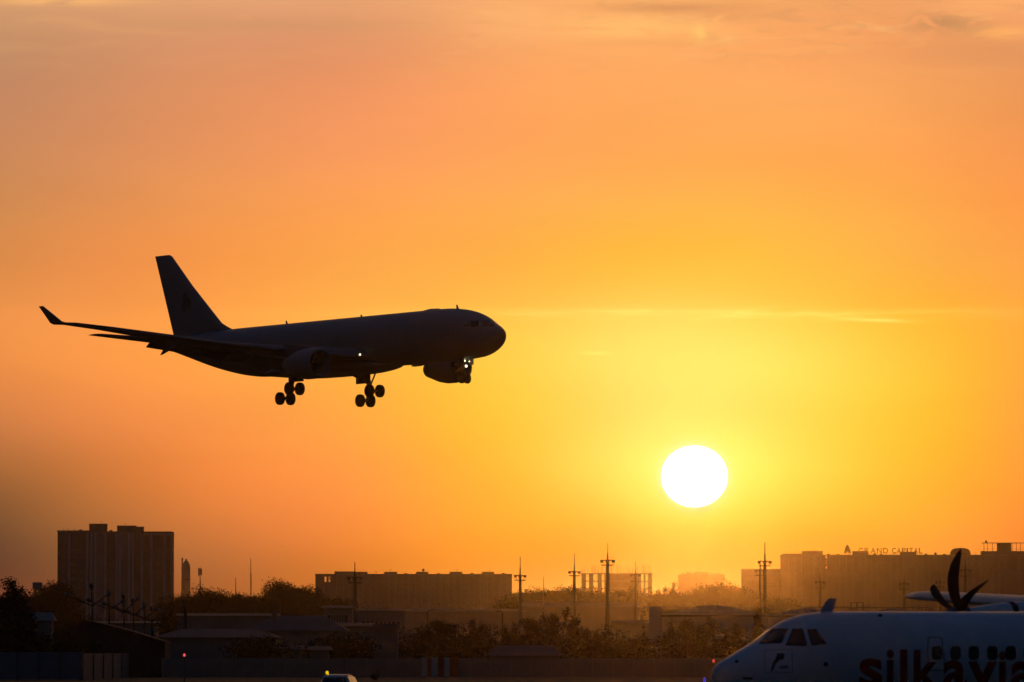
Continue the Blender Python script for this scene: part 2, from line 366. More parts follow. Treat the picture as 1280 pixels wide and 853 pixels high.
# ------------------------------------------------------------------ the landing wide-body airliner
def build_airliner():
    OFF = (32.0, 0.0, 6.2)
    Mr = Matrix.Rotation(R(-52.6), 4, 'Z') @ Matrix.Rotation(R(-1.1), 4, 'Y')
    base = Vector((-1.0, 757.3, 36.72)) + Mr @ Vector((-32.0, 0, -6.2))
    root = thing('airliner', 'white wide-body passenger jet landing with its wheels down, black against the orange sky', 'airplane')
    root.rotation_euler = Mr.to_euler(); root.location = base
    B = lambda mb, name, m, parent=root, smooth=True, **k: mb.build(name, m, parent, smooth, OFF, **k)
    tab = [(0,-.32,-.38,.03),(.12,.0,-.78,.40),(.5,.32,-1.28,.86),(1.2,.66,-1.80,1.37),(2.2,1.12,-2.24,1.87),(3.4,1.72,-2.57,2.28),(4.8,2.22,-2.7,2.55),(6.6,2.58,-2.79,2.73),(9.2,2.80,-2.82,2.82),
           (14,2.82,-2.82,2.82),(22,2.82,-2.82,2.82),(32,2.82,-2.82,2.82),(41,2.82,-2.82,2.82),(45,2.82,-2.58,2.77),(49,2.80,-1.92,2.52),(53,2.70,-1.0,2.1),(57,2.52,.08,1.55),(60,2.32,.85,1.02),(62.4,2.12,1.32,.55),(63.6,1.96,1.55,.25)]
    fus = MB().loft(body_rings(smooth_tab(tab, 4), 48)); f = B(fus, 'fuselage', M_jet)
    bel = [(19,-2.7,-2.75,.6),(20.5,-2.2,-3.0,2.2),(23,-1.7,-3.32,2.85),(27,-1.5,-3.45,3.05),(33,-1.5,-3.42,3.05),(37,-1.7,-3.2,2.8),(40,-2.2,-2.95,2.0),(42,-2.68,-2.78,.5)]
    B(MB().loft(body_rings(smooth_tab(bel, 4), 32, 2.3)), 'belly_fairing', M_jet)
    bvh = BVHTree.FromPolygons([Vector(v) for v in fus.v], fus.f)
    # cockpit windows on the skin, both sides
    for s in (-1, 1):
        for f0, f1, zb, zt in ((2,26,.42,1.12),(29,52,.40,1.12),(55,72,.44,1.05)):
            mb = MB(); g = 6; vs = []
            for i in range(g + 1):
                for j in range(g + 1):
                    f = R(f0 + (f1-f0)*i/g); z = zb + (zt-zb)*j/g - (.25*(i/g)*(j/g) if f0 > 50 else 0)
                    d = Vector((math.cos(f), s*math.sin(f), 0)); c = Vector((-4.6, 0, z)); h = bvh.ray_cast(c + d*8, -d)
                    vs.append(h[0] + d*.03 + Vector((0,0,.01)))
            mb.add(vs, [(i*(g+1)+j, (i+1)*(g+1)+j, (i+1)*(g+1)+j+1, i*(g+1)+j+1) for i in range(g) for j in range(g)])
            B(mb, 'cockpit_window', M_glass)
    # doors: thin raised frames
    for xa, zz in ((6.3, -.1), (15.5, -.1), (38.0, -.1), (52.5, .3)):
        for s in (-1, 1):
            mb = MB(); r_ = interp(tab, xa)[2]; n = 9; vs = []
            for i in range(n):
                z = zz - 1.0 + 2.0 * i / (n - 1)
                for x in (xa - .5, xa - .46, xa + .46, xa + .5):
                    h = bvh.ray_cast(Vector((-x, s*6, z)), Vector((0,-s,0))); vs.append(h[0] + Vector((0, s*.01, 0)))
            loop = [vs[i*4+1] for i in range(n)] + [vs[i*4+2] for i in reversed(range(n))]
            mb.tube(loop + [loop[0]], .018, 4); B(mb, 'cabin_door', M_grey)
    # wings
    def wing(s):
        st = [(2.0,-20.0,11.6,-1.75,.145),(2.9,-20.7,10.9,-1.62,.14),(9.4,-25.2,7.4,-.95,.115),(15,-28.75,5.9,-.35,.11),(20,-31.95,4.75,.6,.09),(25,-35.1,3.6,1.48,.075),(28.3,-37.25,2.85,1.98,.08),(29.3,-37.9,2.6,2.0,.10)]
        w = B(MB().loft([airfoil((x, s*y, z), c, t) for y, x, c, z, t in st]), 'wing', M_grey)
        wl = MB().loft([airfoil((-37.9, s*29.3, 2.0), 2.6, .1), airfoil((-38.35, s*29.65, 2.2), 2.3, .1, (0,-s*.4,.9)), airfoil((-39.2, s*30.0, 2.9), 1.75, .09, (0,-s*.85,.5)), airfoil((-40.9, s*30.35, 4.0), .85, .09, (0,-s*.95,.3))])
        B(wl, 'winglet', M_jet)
        # lowered flaps and drooped slats
        def flap(y0, y1, x0, x1, z0, z1, c0, c1, ang, nm='flap'):
            rings = []
            for y, x, z, c in ((y0,x0,z0,c0),(y1,x1,z1,c1)):
                ring = []
                for p in airfoil((0,0,0), c, .13):
                    ring.append((x + p.x*math.cos(ang) + p.z*math.sin(ang)*0, s*y, z + p.x*math.sin(ang) + p.z))
                rings.append(ring)
            B(MB().loft(rings), nm, M_grey)
        flap(3.0, 9.3, -30.6, -31.9, -1.85, -1.2, 2.3, 1.7, R(30)); flap(9.6, 20.2, -31.9, -35.4, -1.15, .2, 1.7, 1.2, R(30))
        flap(10.5, 26.5, -25.6, -35.0, -.95, 1.4, .6, .2, R(-12), 'slat'); flap(3.6, 8.4, -20.8, -24.2, -1.75, -1.25, .9, .8, R(-24), 'slat')
        for y, x, z, L, dr in ((6.0,-27.0,-1.75,4.6,.25),(12.6,-28.6,-1.15,4.4,.3),(16.3,-30.6,-.7,4.0,.35),(19.3,-31.6,-.15,3.4,.8)):
            mb = MB(); rings = []
            for t, r in ((0,.02),(.12,.22),(.35,.36),(.6,.36),(.85,.2),(1,.03)):
                dz = -dr*max(0, t-.45)*L*.62
                rings.append([(x - t*L, s*y + r*.55*math.cos(2*math.pi*k/12), z - .18 + dz + r*1.15*math.sin(2*math.pi*k/12)) for k in range(12)])
            B(mb.loft(rings), 'flap_track_fairing', M_grey)
        return w
    for s in (-1, 1): wing(s)
    # engines
    for s in (-1, 1):
        o = (-19.6, s*9.37, -2.65)
        out = [(-.02,1.36),(.0,1.42),(-.12,1.50),(-.5,1.585),(-1.3,1.65),(-2.4,1.65),(-3.6,1.46),(-4.8,1.12),(-5.8,.84),(-5.8,.74),(-5.2,.76)]
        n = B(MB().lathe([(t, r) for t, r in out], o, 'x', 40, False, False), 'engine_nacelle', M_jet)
        B(MB().lathe([(-.02,1.36),(-.35,1.24),(-1.1,1.24),(-1.3,1.24)], o, 'x', 40, False, False), 'inlet_lip', M_grey, n)
        fan = MB().lathe([(-1.25,1.24),(-1.2,.02)], o, 'x', 40, False, False)
        for k in range(22):
            a = 2*math.pi*k/22; c, q = math.cos(a), math.sin(a); a2 = a + .16; c2, q2 = math.cos(a2), math.sin(a2)
            fan.add([(o[0]-1.0,o[1]+.3*c,o[2]+.3*q),(o[0]-1.0,o[1]+1.2*c,o[2]+1.2*q),(o[0]-1.15,o[1]+1.2*c2,o[2]+1.2*q2),(o[0]-1.15,o[1]+.3*c2,o[2]+.3*q2)], [(0,1,2,3)])
        B(fan, 'fan', M_dkmetal, n)
        B(MB().lathe([(-.45,.01),(-.6,.14),(-.85,.3),(-1.19,.42)], o, 'x', 20), 'spinner', M_dkmetal, n)
        B(MB().lathe([(-5.3,.7),(-5.9,.55),(-6.5,.28),(-6.9,.04)], o, 'x', 24), 'exhaust_cone', M_dkmetal, n)
        py = MB()
        py.loft([[(o[0]-.9+x*0, o[1]-.06, z) for x, z in ()] or [(o[0]-1.2,o[1]-.03,o[2]+1.62),(o[0]-1.2,o[1]+.03,o[2]+1.62),(o[0]-1.2,o[1]+.03,o[2]+1.5),(o[0]-1.2,o[1]-.03,o[2]+1.5)],
                 [(o[0]-3.2,o[1]-.24,o[2]+2.0),(o[0]-3.2,o[1]+.24,o[2]+2.0),(o[0]-3.2,o[1]+.24,o[2]+1.2),(o[0]-3.2,o[1]-.24,o[2]+1.2)],
                 [(o[0]-5.8,o[1]-.26,o[2]+2.2),(o[0]-5.8,o[1]+.26,o[2]+2.2),(o[0]-5.8,o[1]+.26,o[2]+1.0),(o[0]-5.8,o[1]-.26,o[2]+1.0)],
                 [(o[0]-9.2,o[1]-.12,o[2]+1.75),(o[0]-9.2,o[1]+.12,o[2]+1.75),(o[0]-9.2,o[1]+.12,o[2]+1.45),(o[0]-9.2,o[1]-.12,o[2]+1.45)]])
        B(py, 'engine_pylon', M_grey)
    # tail
    def vfoil(le, c, th):
        r = []
        for t, h in AF: r.append((le[0]-t*c, h*th*c, le[2]))
        for t, h in reversed(AF[1:-1]): r.append((le[0]-t*c, -h*th*c, le[2]))
        return r
    te = lambda z: -60.25 - (z - 2.55)*.385
    fs_ = [(-50.0,1.5,.03),(-48.2,2.55,.02),(-49.8,3.1,.05),(-51.0,3.6,.085),(-52.4,4.7,.10),(-56.5,8.0,.10),(-60.45,11.55,.10),(-60.95,11.75,.06)]
    fin = MB().loft([vfoil((x,0,z), x - te(z), t) for x, z, t in fs_])
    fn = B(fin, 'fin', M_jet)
    fb = BVHTree.FromPolygons([Vector(v) for v in fin.v], fin.f)
    def onfin(x, z, s, o=.035):
        h = fb.ray_cast(Vector((x, s*5, z)), Vector((0,-s,0))); return h[0] + Vector((0, s*o, 0))
    rud = MB()
    for s in (-1, 1): rud.tube([onfin(-58.0 - .36*(z-3.4), z, s, .0) for z in (3.6,5,7,9,10.8)], .015, 6)
    B(rud, 'rudder_gap', M_grey, fn)
    em = MB()
    for s in (-1, 1):
        n = 20; vs = [onfin(-57.3, 6.2, s)]
        for k in range(n):
            a = 2*math.pi*k/n; r = 1.0*(1 + .22*math.cos(3*a + .6)); vs.append(onfin(-57.3 + .9*r*math.cos(a), 6.2 + r*math.sin(a), s))
        em.add(vs, [(0, 1+k, 1+(k+1) % n) for k in range(n)])
    tag(B(em, 'tail_emblem', mat('dark_red_paint', (.22,.14,.14), .8, .1, spec=0.0), fn, False), 'faint red emblem on the fin')
    for s in (-1, 1):
        B(MB().loft([airfoil((-54.2, s*.9, 1.65), 6.2, .10, camber=0), airfoil((-60.6, s*9.3, 2.6), 2.45, .10, camber=0), airfoil((-61.1, s*9.7, 2.65), 1.9, .07, camber=0)]), 'tailplane', M_grey)
    # aerials on the crown and under the belly
    for xa, h in ((7.4,.3),(24.5,.22),(38.3,.35)):
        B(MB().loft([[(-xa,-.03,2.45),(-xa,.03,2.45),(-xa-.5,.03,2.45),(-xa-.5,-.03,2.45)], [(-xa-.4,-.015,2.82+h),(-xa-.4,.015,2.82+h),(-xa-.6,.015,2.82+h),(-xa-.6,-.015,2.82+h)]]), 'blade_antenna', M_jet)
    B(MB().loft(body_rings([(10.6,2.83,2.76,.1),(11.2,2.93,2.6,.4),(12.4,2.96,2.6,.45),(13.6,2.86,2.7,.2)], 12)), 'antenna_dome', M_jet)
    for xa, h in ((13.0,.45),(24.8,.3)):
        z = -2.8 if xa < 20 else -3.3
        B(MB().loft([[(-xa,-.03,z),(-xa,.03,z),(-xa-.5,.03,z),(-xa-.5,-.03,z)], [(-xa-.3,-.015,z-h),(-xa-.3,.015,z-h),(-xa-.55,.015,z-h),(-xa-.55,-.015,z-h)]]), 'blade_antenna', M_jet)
    # main landing gear
    for s in (-1, 1):
        y = s*5.34; g = MB()
        g.tube([(-30.5, s*4.6, -2.0), (-30.8, y, -5.25)], [.24, .2], 12); g.tube([(-30.8, y, -3.6), (-30.8, y, -5.3)], .14, 10)
        g.tube([(-28.5, s*4.6, -2.6), (-30.7, y, -4.2)], .09, 8); g.tube([(-30.6, s*2.6, -3.0), (-30.8, y, -4.1)], .1, 8)
        strut = B(g, 'main_gear_strut', M_dkmetal)
        til = R(30); bx, bz = math.cos(til), math.sin(til); t, r = MB(), MB(); bo = MB()
        bo.tube([(-30.8 + 1.05*bx, y, -5.3 + 1.05*bz), (-30.8 - 1.05*bx, y, -5.3 - 1.05*bz)], .14, 8)
        for q in (-1, 1):
            cx, cz = -30.8 + q*.99*bx, -5.3 + q*.99*bz
            bo.tube([(cx, y-.7, cz), (cx, y+.7, cz)], .1, 8)
        B(bo, 'bogie_beam', M_dkmetal, strut)
        for q in (-1, 1):
            for e in (-1, 1):
                t, r = MB(), MB(); wheel(t, r, (-30.8 + q*.99*bx, y + e*.7, -5.3 + q*.99*bz), .70, .50)
                tw = B(t, 'wheel', M_tyre, strut)
        dr = MB(); dr.box(-32.1, -29.5, s*4.45-.03, s*4.45+.03, -4.0, -2.4)
        B(dr, 'gear_door', M_grey, smooth=False)
    ng = MB(); ng.tube([(-6.9,0,-2.4), (-6.67,0,-4.75)], [.16,.11], 10); ng.tube([(-8.6,0,-2.6), (-6.75,0,-3.9)], .07, 8); ng.tube([(-6.67,-.4,-4.75), (-6.67,.4,-4.75)], .08, 8)
    ngo = B(ng, 'nose_gear_strut', M_dkmetal)
    for e in (-1, 1):
        t, r = MB(), MB(); wheel(t, r, (-6.67, e*.36, -4.75), .52, .36); B(t, 'wheel', M_tyre, ngo)
        B(MB().box(-7.6, -5.9, e*.62-.02, e*.62+.02, -3.3, -2.5), 'nose_gear_door', M_grey, smooth=False)
    for (x, y, z, r, nm) in ((-6.2,-.1,-3.45,.15,'landing_light'),(-6.2,.32,-2.95,.07,'landing_light'),(-6.2,-.28,-2.9,.10,'landing_light')):
        B(MB().lathe([(-.12,r*.5),(-.06,r),(0,r*.96),(.06,r*.6),(.08,.01)], (x,y,z), 'x', 16), nm, M_lamp, ngo)
    B(MB().lathe([(-.1,.05),(0,.12),(.06,.08),(.08,.01)], (-20.9,-3.2,-1.55), 'x', 14), 'landing_light', M_lamp)
    return root
airliner = build_airliner()

# ------------------------------------------------------------------ the parked turboprop
def build_turboprop():
    b = R(25.0); OFF = (11.5, 0.0, 2.52)
    Mr = Matrix.Rotation(math.pi + b, 4, 'Z')
    tip = at(890.5, 844, 207.0); nose = Vector((tip.x, tip.y, 2.52))
    root = thing('turboprop', 'parked white propeller airliner with red lettering, seen from the nose to the door', 'airplane')
    root.rotation_euler = Mr.to_euler(); root.location = nose + Mr @ Vector((-11.5, 0, -2.52))
    W = Matrix.Translation(nose) @ Mr
    inv = W.inverted(); camo = inv @ Vector((0,0,CAMH)); inv3 = inv.to_3x3()
    B = lambda mb, name, m, parent=root, smooth=True, **k: mb.build(name, m, parent, smooth, OFF, **k)
    tab = [(0,-.36,-.44,.03),(.06,-.2,-.66,.2),(.22,-.05,-.84,.42),(.55,.12,-1.02,.68),(1.0,.36,-1.17,.92),(1.5,.62,-1.28,1.10),(1.95,.93,-1.35,1.22),(2.3,1.15,-1.39,1.29),(2.7,1.29,-1.41,1.34),(3.2,1.385,-1.43,1.38),(4.0,1.43,-1.43,1.42),(5.2,1.435,-1.435,1.435),
           (8,1.435,-1.435,1.435),(12,1.435,-1.435,1.435),(16.5,1.435,-1.435,1.435),(19,1.43,-1.2,1.38),(22,1.36,-.55,1.1),(25,1.2,.25,.65),(27,1.0,.75,.22)]
    fus = MB().loft(body_rings(smooth_tab(tab, 5), 56)); B(fus, 'fuselage', mat('white_turboprop_paint', (0.72, 0.73, 0.76), 0.32, 0.10, 0.9, spec=0.4))
    bvh = BVHTree.FromPolygons([Vector(v) for v in fus.v], fus.f)
    def hit(px, py):
        d = (inv3 @ ray(px, py)).normalized(); h = bvh.ray_cast(camo, d)
        if h[0] is None: return None
        return (h[0], h[1] if h[1].dot(camo - h[0]) > 0 else -h[1])
    def skin(poly, name, m, off=.012, g=8, mirror=True, parent=root):
        """four-cornered patch laid on the skin"""
        mb = MB(); vs = []
        for i in range(g + 1):
            for j in range(g + 1):
                a, c = i/g, j/g
                x = (poly[0][0]*(1-a)+poly[1][0]*a)*(1-c) + (poly[3][0]*(1-a)+poly[2][0]*a)*c
                y = (poly[0][1]*(1-a)+poly[1][1]*a)*(1-c) + (poly[3][1]*(1-a)+poly[2][1]*a)*c
                h = hit(x, y)
                vs.append(h[0] + h[1]*off if h else Vector(vs[-1]))
        mb.add(vs, [(i*(g+1)+j, (i+1)*(g+1)+j, (i+1)*(g+1)+j+1, i*(g+1)+j+1) for i in range(g) for j in range(g)])
        o = B(mb, name, m, parent)
        if mirror:
            m2 = MB().add([(v[0], -v[1], v[2]) for v in mb.v], mb.f); B(m2, name, m, parent)
        return o
    def outline(poly, name, m, w=.02, off=.014, closed=True, parent=root):
        mb = MB(); pts = []
        P = poly + [poly[0]] if closed else poly
        for p, q in zip(P, P[1:]):
            for k in range(6):
                h = hit(p[0] + (q[0]-p[0])*k/6, p[1] + (q[1]-p[1])*k/6)
                if h: pts.append(h[0] + h[1]*off)
        pts.append(pts[0]) if closed else None
        mb.tube(pts, w, 6); return B(mb, name, m, parent)
    # flight deck glazing: windscreen, two side panes
    M_seal = mat('window_seal', (0.015,0.015,0.016), 0.7, 0.1)
    for poly in ([(949.5,804.5),(976.5,804),(984.5,787),(966,787)], [(982.5,806.5),(1008.5,807.5),(1002.5,787),(991.5,787)], [(1014.5,806.5),(1032.5,804.8),(1019.5,787.5),(1009.5,787.5)]):
        o = skin(poly, 'cockpit_window', M_glass)
        outline(poly, 'window_seal', M_seal, .016, parent=o)
    wp = MB(); a = hit(952, 806)[0] + Vector((.02,.05,.05)); c = hit(973, 799)[0] + Vector((.02,.05,.06))
    wp.tube([a, c], .014, 6); B(wp, 'windscreen_wiper', M_seal)
    # cabin windows
    wy = 816.5
    for px in (1171, 1194.3, 1217, 1240.2, 1263.2, 1286, 1309, 1332):
        mb = MB(); vs = []; c = hit(px, wy); vs.append(c[0] + c[1]*.014); n = 20
        for k in range(n):
            t = 2*math.pi*k/n; cx, sx = math.cos(t), math.sin(t)
            h = hit(px + 6.6*math.copysign(abs(cx)**.62, cx), wy + 8.8*math.copysign(abs(sx)**.62, sx)); vs.append(h[0] + h[1]*.014)
        mb.add(vs, [(0, 1+k, 1+(k+1) % n) for k in range(n)]); B(mb, 'cabin_window', M_glass)
    M_line = mat('panel_gap', (0.10,0.10,0.11), 0.7, 0.2)
    outline([(1160,798),(1162,797),(1173,797),(1177,799),(1179,815),(1181,838),(1161,838),(1159,815)], 'front_door', M_line, .011)
    outline([(956,813.5),(990,812),(990.5,840.5),(955.5,841)], 'nose_hatch', M_line, .006)
    # small crest on the hatch: dark sprig with a doubled head
    M_crest = mat('dark_crest_paint', (0.09,0.05,0.05), 0.5, 0.1)
    sk = lambda poly, nm: skin(poly, nm, M_crest, .016, 4, False)
    sk([(963,839),(965.5,839.5),(970,829),(967,826)], 'crest_stem'); sk([(966.5,830),(971,829),(976.5,822),(970,822)], 'crest_stem')
    sk([(970,822.5),(973.5,825),(976.5,818),(972,816.5)], 'crest_leaf'); sk([(975,824.5),(980,824.5),(980.5,818),(976.5,816.5)], 'crest_leaf'); sk([(972.5,824),(976,826),(977,822),(974,820)], 'crest_leaf')
    skin([(974,832.5),(985,832),(985,835.5),(974,836)], 'crest_base', mat('grey_crest_paint', (.30,.30,.32), .5, .1), .014, 4, False)
    # small fittings
    for px, py, r in ((1032,830.5,.07),(921,827,.05),(1100,770,.06)):
        h = hit(px, py); mb = MB(); mb.lathe([(-.02,r),(.04,r*.8),(.06,.01)], (0,0,0), 'y', 12)
        o = B(MB().add([Vector(v) + h[0] for v in mb.v], mb.f), 'probe', M_seal)
    skin([(928,846.5),(941,847),(941,849.5),(929,849)], 'gear_door_slot', M_seal, .012, 3, False)
    # lettering
    M_let = mat('red_lettering', (0.30, 0.014, 0.014), 0.4, 0.08, 1.0)
    for ch, x0, x1, y0, y1 in (('s',1074,1103,823,861),('i',1108.2,1117,812,860.5),('l',1125,1134,812,861),('k',1142,1173,812.5,861),('a',1179,1208,825.5,862),('v',1210,1246,827,862),('i',1248.5,1257.5,814,862),('a',1264,1294,827,863)):
        me = text_mesh(ch, 0.03); bm = bmesh.new(); bm.from_mesh(me); bpy.data.meshes.remove(me)
        zs = [v.co.y for v in bm.verts]; xs_ = [v.co.x for v in bm.verts]
        for k in range(1, 24):
            bmesh.ops.bisect_plane(bm, geom=bm.verts[:]+bm.edges[:]+bm.faces[:], plane_co=(0, min(zs)+(max(zs)-min(zs))*k/24, 0), plane_no=(0,1,0))
        bm.verts.ensure_lookup_table(); vs = []; keep = []
        for v in bm.verts:
            a = (v.co.x - min(xs_))/(max(xs_)-min(xs_)); c = (v.co.y - min(zs))/(max(zs)-min(zs))
            h = hit(x0 + a*(x1-x0), y1 + c*(y0-y1)); vs.append(h[0] + h[1]*.010)
        mb = MB().add(vs, [tuple(v.index for v in fc.verts) for fc in bm.faces]); bm.free()
        B(mb, 'lettering', M_let)
    # blade aerial on the roof
    M_blue = mat('blue_grey_paint', (0.45,0.50,0.58), 0.5, 0.1)
    a = hit(1041, 766.8) or hit(1041, 769); xa = -a[0].x
    B(MB().loft([[(-xa+.22,-.03,1.40),(-xa+.22,.03,1.40),(-xa-.16,.03,1.40),(-xa-.16,-.03,1.40)], [(-xa-.02,-.015,1.80),(-xa-.02,.015,1.80),(-xa-.30,.015,1.80),(-xa-.30,-.015,1.80)]]), 'blade_antenna', M_blue)
    # wing (one high wing through both sides)
    XW = 12.3
    wg = []
    for y, x, c, z, t in ((-13.55,-1.25,1.35,1.98,.13),(-13.4,-1.1,1.6,1.98,.17),(-12.5,-.95,1.72,1.96,.19),(-9,-.55,2.1,1.83,.19),(-4.9,-.05,2.57,1.69,.17),(0,0,2.6,1.66,.18),(4.9,-.05,2.57,1.69,.17),(9,-.55,2.1,1.83,.19),(12.5,-.95,1.72,1.96,.19),(13.4,-1.1,1.6,1.98,.17),(13.55,-1.25,1.35,1.98,.13)):
        wg.append(airfoil((-XW + x, y, z), c, t))
    B(MB().loft(wg), 'wing', mat('grey_wing_paint', (0.74,0.73,0.70), 0.4, 0.08, 0.5))
    B(MB().loft(body_rings([(XW-1.6,1.44,1.3,.3),(XW-.6,1.72,1.2,1.1),(XW+1,1.86,1.2,1.3),(XW+3,1.8,1.2,1.2),(XW+4.6,1.46,1.3,.4)], 24)), 'wing_fairing', M_plane)
    for s in (-1, 1):
        y = s*4.05; px_ = XW - 2.1
        nac = [(px_+.28,1.56,1.08,.26),(px_+.6,1.62,.86,.36),(px_+1.4,1.72,.70,.45),(px_+2.4,1.78,.66,.5),(px_+4.2,1.74,.72,.46),(px_+5.8,1.6,1.0,.22)]
        n = B(MB().loft([[(p[0], p[1]+y, p[2]) for p in r] for r in body_rings(smooth_tab(nac, 4), 28, 2.3)]), 'engine_nacelle', M_plane)
        B(MB().loft([[(p[0], p[1]+y, p[2]) for p in r] for r in body_rings([(px_+1.62,1.755,.67,.478),(px_+1.80,1.765,.67,.486)], 28, 2.3)]), 'nacelle_band', M_seal, n)
        hub = (-px_, y, 1.36)
        B(MB().lathe([(.55,.01),(.45,.12),(.2,.23),(-.1,.27),(-.28,.27)], hub, 'x', 20), 'spinner', M_dkmetal)
        for k in range(6):
            th0 = R(-2) + k*math.pi/3
            rings = []
            for i in range(11):
                t = i/10; r = .22 + t*1.745
                fw = .22*math.sin(math.pi*min(1, t*.95)**.9) - .14*t*t; sweep = .03*math.sin(math.pi*t)
                ch = (.24 + .20*math.sin(math.pi*min(1, .12+t*.8))) * (1 if t < .62 else max(.14, math.sqrt(max(0, 1 - ((t-.62)/.385)**2)))); pit = R(84 - 12*t)
                ring = []
                for q in range(10):
                    a = 2*math.pi*q/10; cx, cz = .5*ch*math.cos(a), .5*ch*.13*math.sin(a)
                    tx = cx*math.sin(pit) - cz*math.cos(pit) + fw; tt = cx*math.cos(pit) + cz*math.sin(pit) + sweep
                    er = Vector((0, math.sin(th0), math.cos(th0))); et = Vector((0, math.cos(th0), -math.sin(th0)))
                    ring.append(Vector(hub) + er*r + et*tt + Vector((tx,0,0)))
                rings.append(ring)
            B(MB().loft(rings), 'propeller_blade', mat('black_blade_paint', (0.010,0.010,0.011), 0.7, 0.2, 2.0, spec=0.1))
    # tail, gear (out of frame but there)
    B(MB().loft([[(-20.5,-.02,1.3),(-20.5,.02,1.3),(-26.5,.02,1.0),(-26.5,-.02,1.0)], [(-24.2,-.12,5.0),(-24.2,.12,5.0),(-27.0,.05,5.0),(-27.0,-.05,5.0)]]), 'fin', M_plane)
    B(MB().loft([airfoil((-25.3,-3.65,5.0),1.1,.1), airfoil((-24.8,0,5.0),1.7,.12), airfoil((-25.3,3.65,5.0),1.1,.1)]), 'tailplane', M_plane)
    gm = MB(); gm.tube([(-1.7,0,-1.3),(-1.5,0,-2.25)], .07, 8); go = B(gm, 'nose_gear_strut', M_dkmetal)
    t, r = MB(), MB(); wheel(t, r, (-1.5,-.18,-2.27), .24, .16); wheel(t, r, (-1.5,.18,-2.27), .24, .16); B(t, 'wheel', M_tyre, go)
    for s in (-1, 1):
        gm = MB(); gm.tube([(-XW-1.2,s*1.2,-1.2),(-XW-1.2,s*2.0,-2.1)], .1, 8); go = B(gm, 'main_gear_strut', M_dkmetal)
        t, r = MB(), MB(); wheel(t, r, (-XW-1.2,s*1.85,-2.1), .42, .24); wheel(t, r, (-XW-1.2,s*2.3,-2.1), .42, .24); B(t, 'wheel', M_tyre, go)
    return root
turboprop = build_turboprop()

# ------------------------------------------------------------------ trees
def crown_mesh(blobs, n, leaf, seed, spike=0.0):
    rnd = random.Random(seed); vs, fs = [], []
    tot = sum(b[3]*b[4]*b[5] for b in blobs)
    for bx, by, bz, rx, ry, rz in blobs:
        for _ in range(int(n * rx*ry*rz / tot)):
            d = Vector((rnd.gauss(0,1), rnd.gauss(0,1), rnd.gauss(0,1))).normalized()
            r = rnd.random() ** 0.42 * (1 + .12*rnd.gauss(0,1))
            c = Vector((bx + d.x*rx*r, by + d.y*ry*r, bz + d.z*rz*r))
            if c.z < .15: c.z = .15 + rnd.random()*.3
            for q in range(2):
                e = c + Vector((rnd.gauss(0,1), rnd.gauss(0,1), rnd.gauss(0,1))) * leaf*.7
                a = Vector((rnd.gauss(0,1), rnd.gauss(0,1), rnd.gauss(0,1) + spike)).normalized(); b = a.cross(Vector((rnd.gauss(0,1), rnd.gauss(0,1), rnd.gauss(0,1)))).normalized()
                s = leaf * (0.6 + .8*rnd.random()); k = len(vs)
                vs += [e - a*s, e + b*s*.45, e + a*s, e - b*s*.45]; fs.append((k, k+1, k+2, k+3))
    return vs, fs
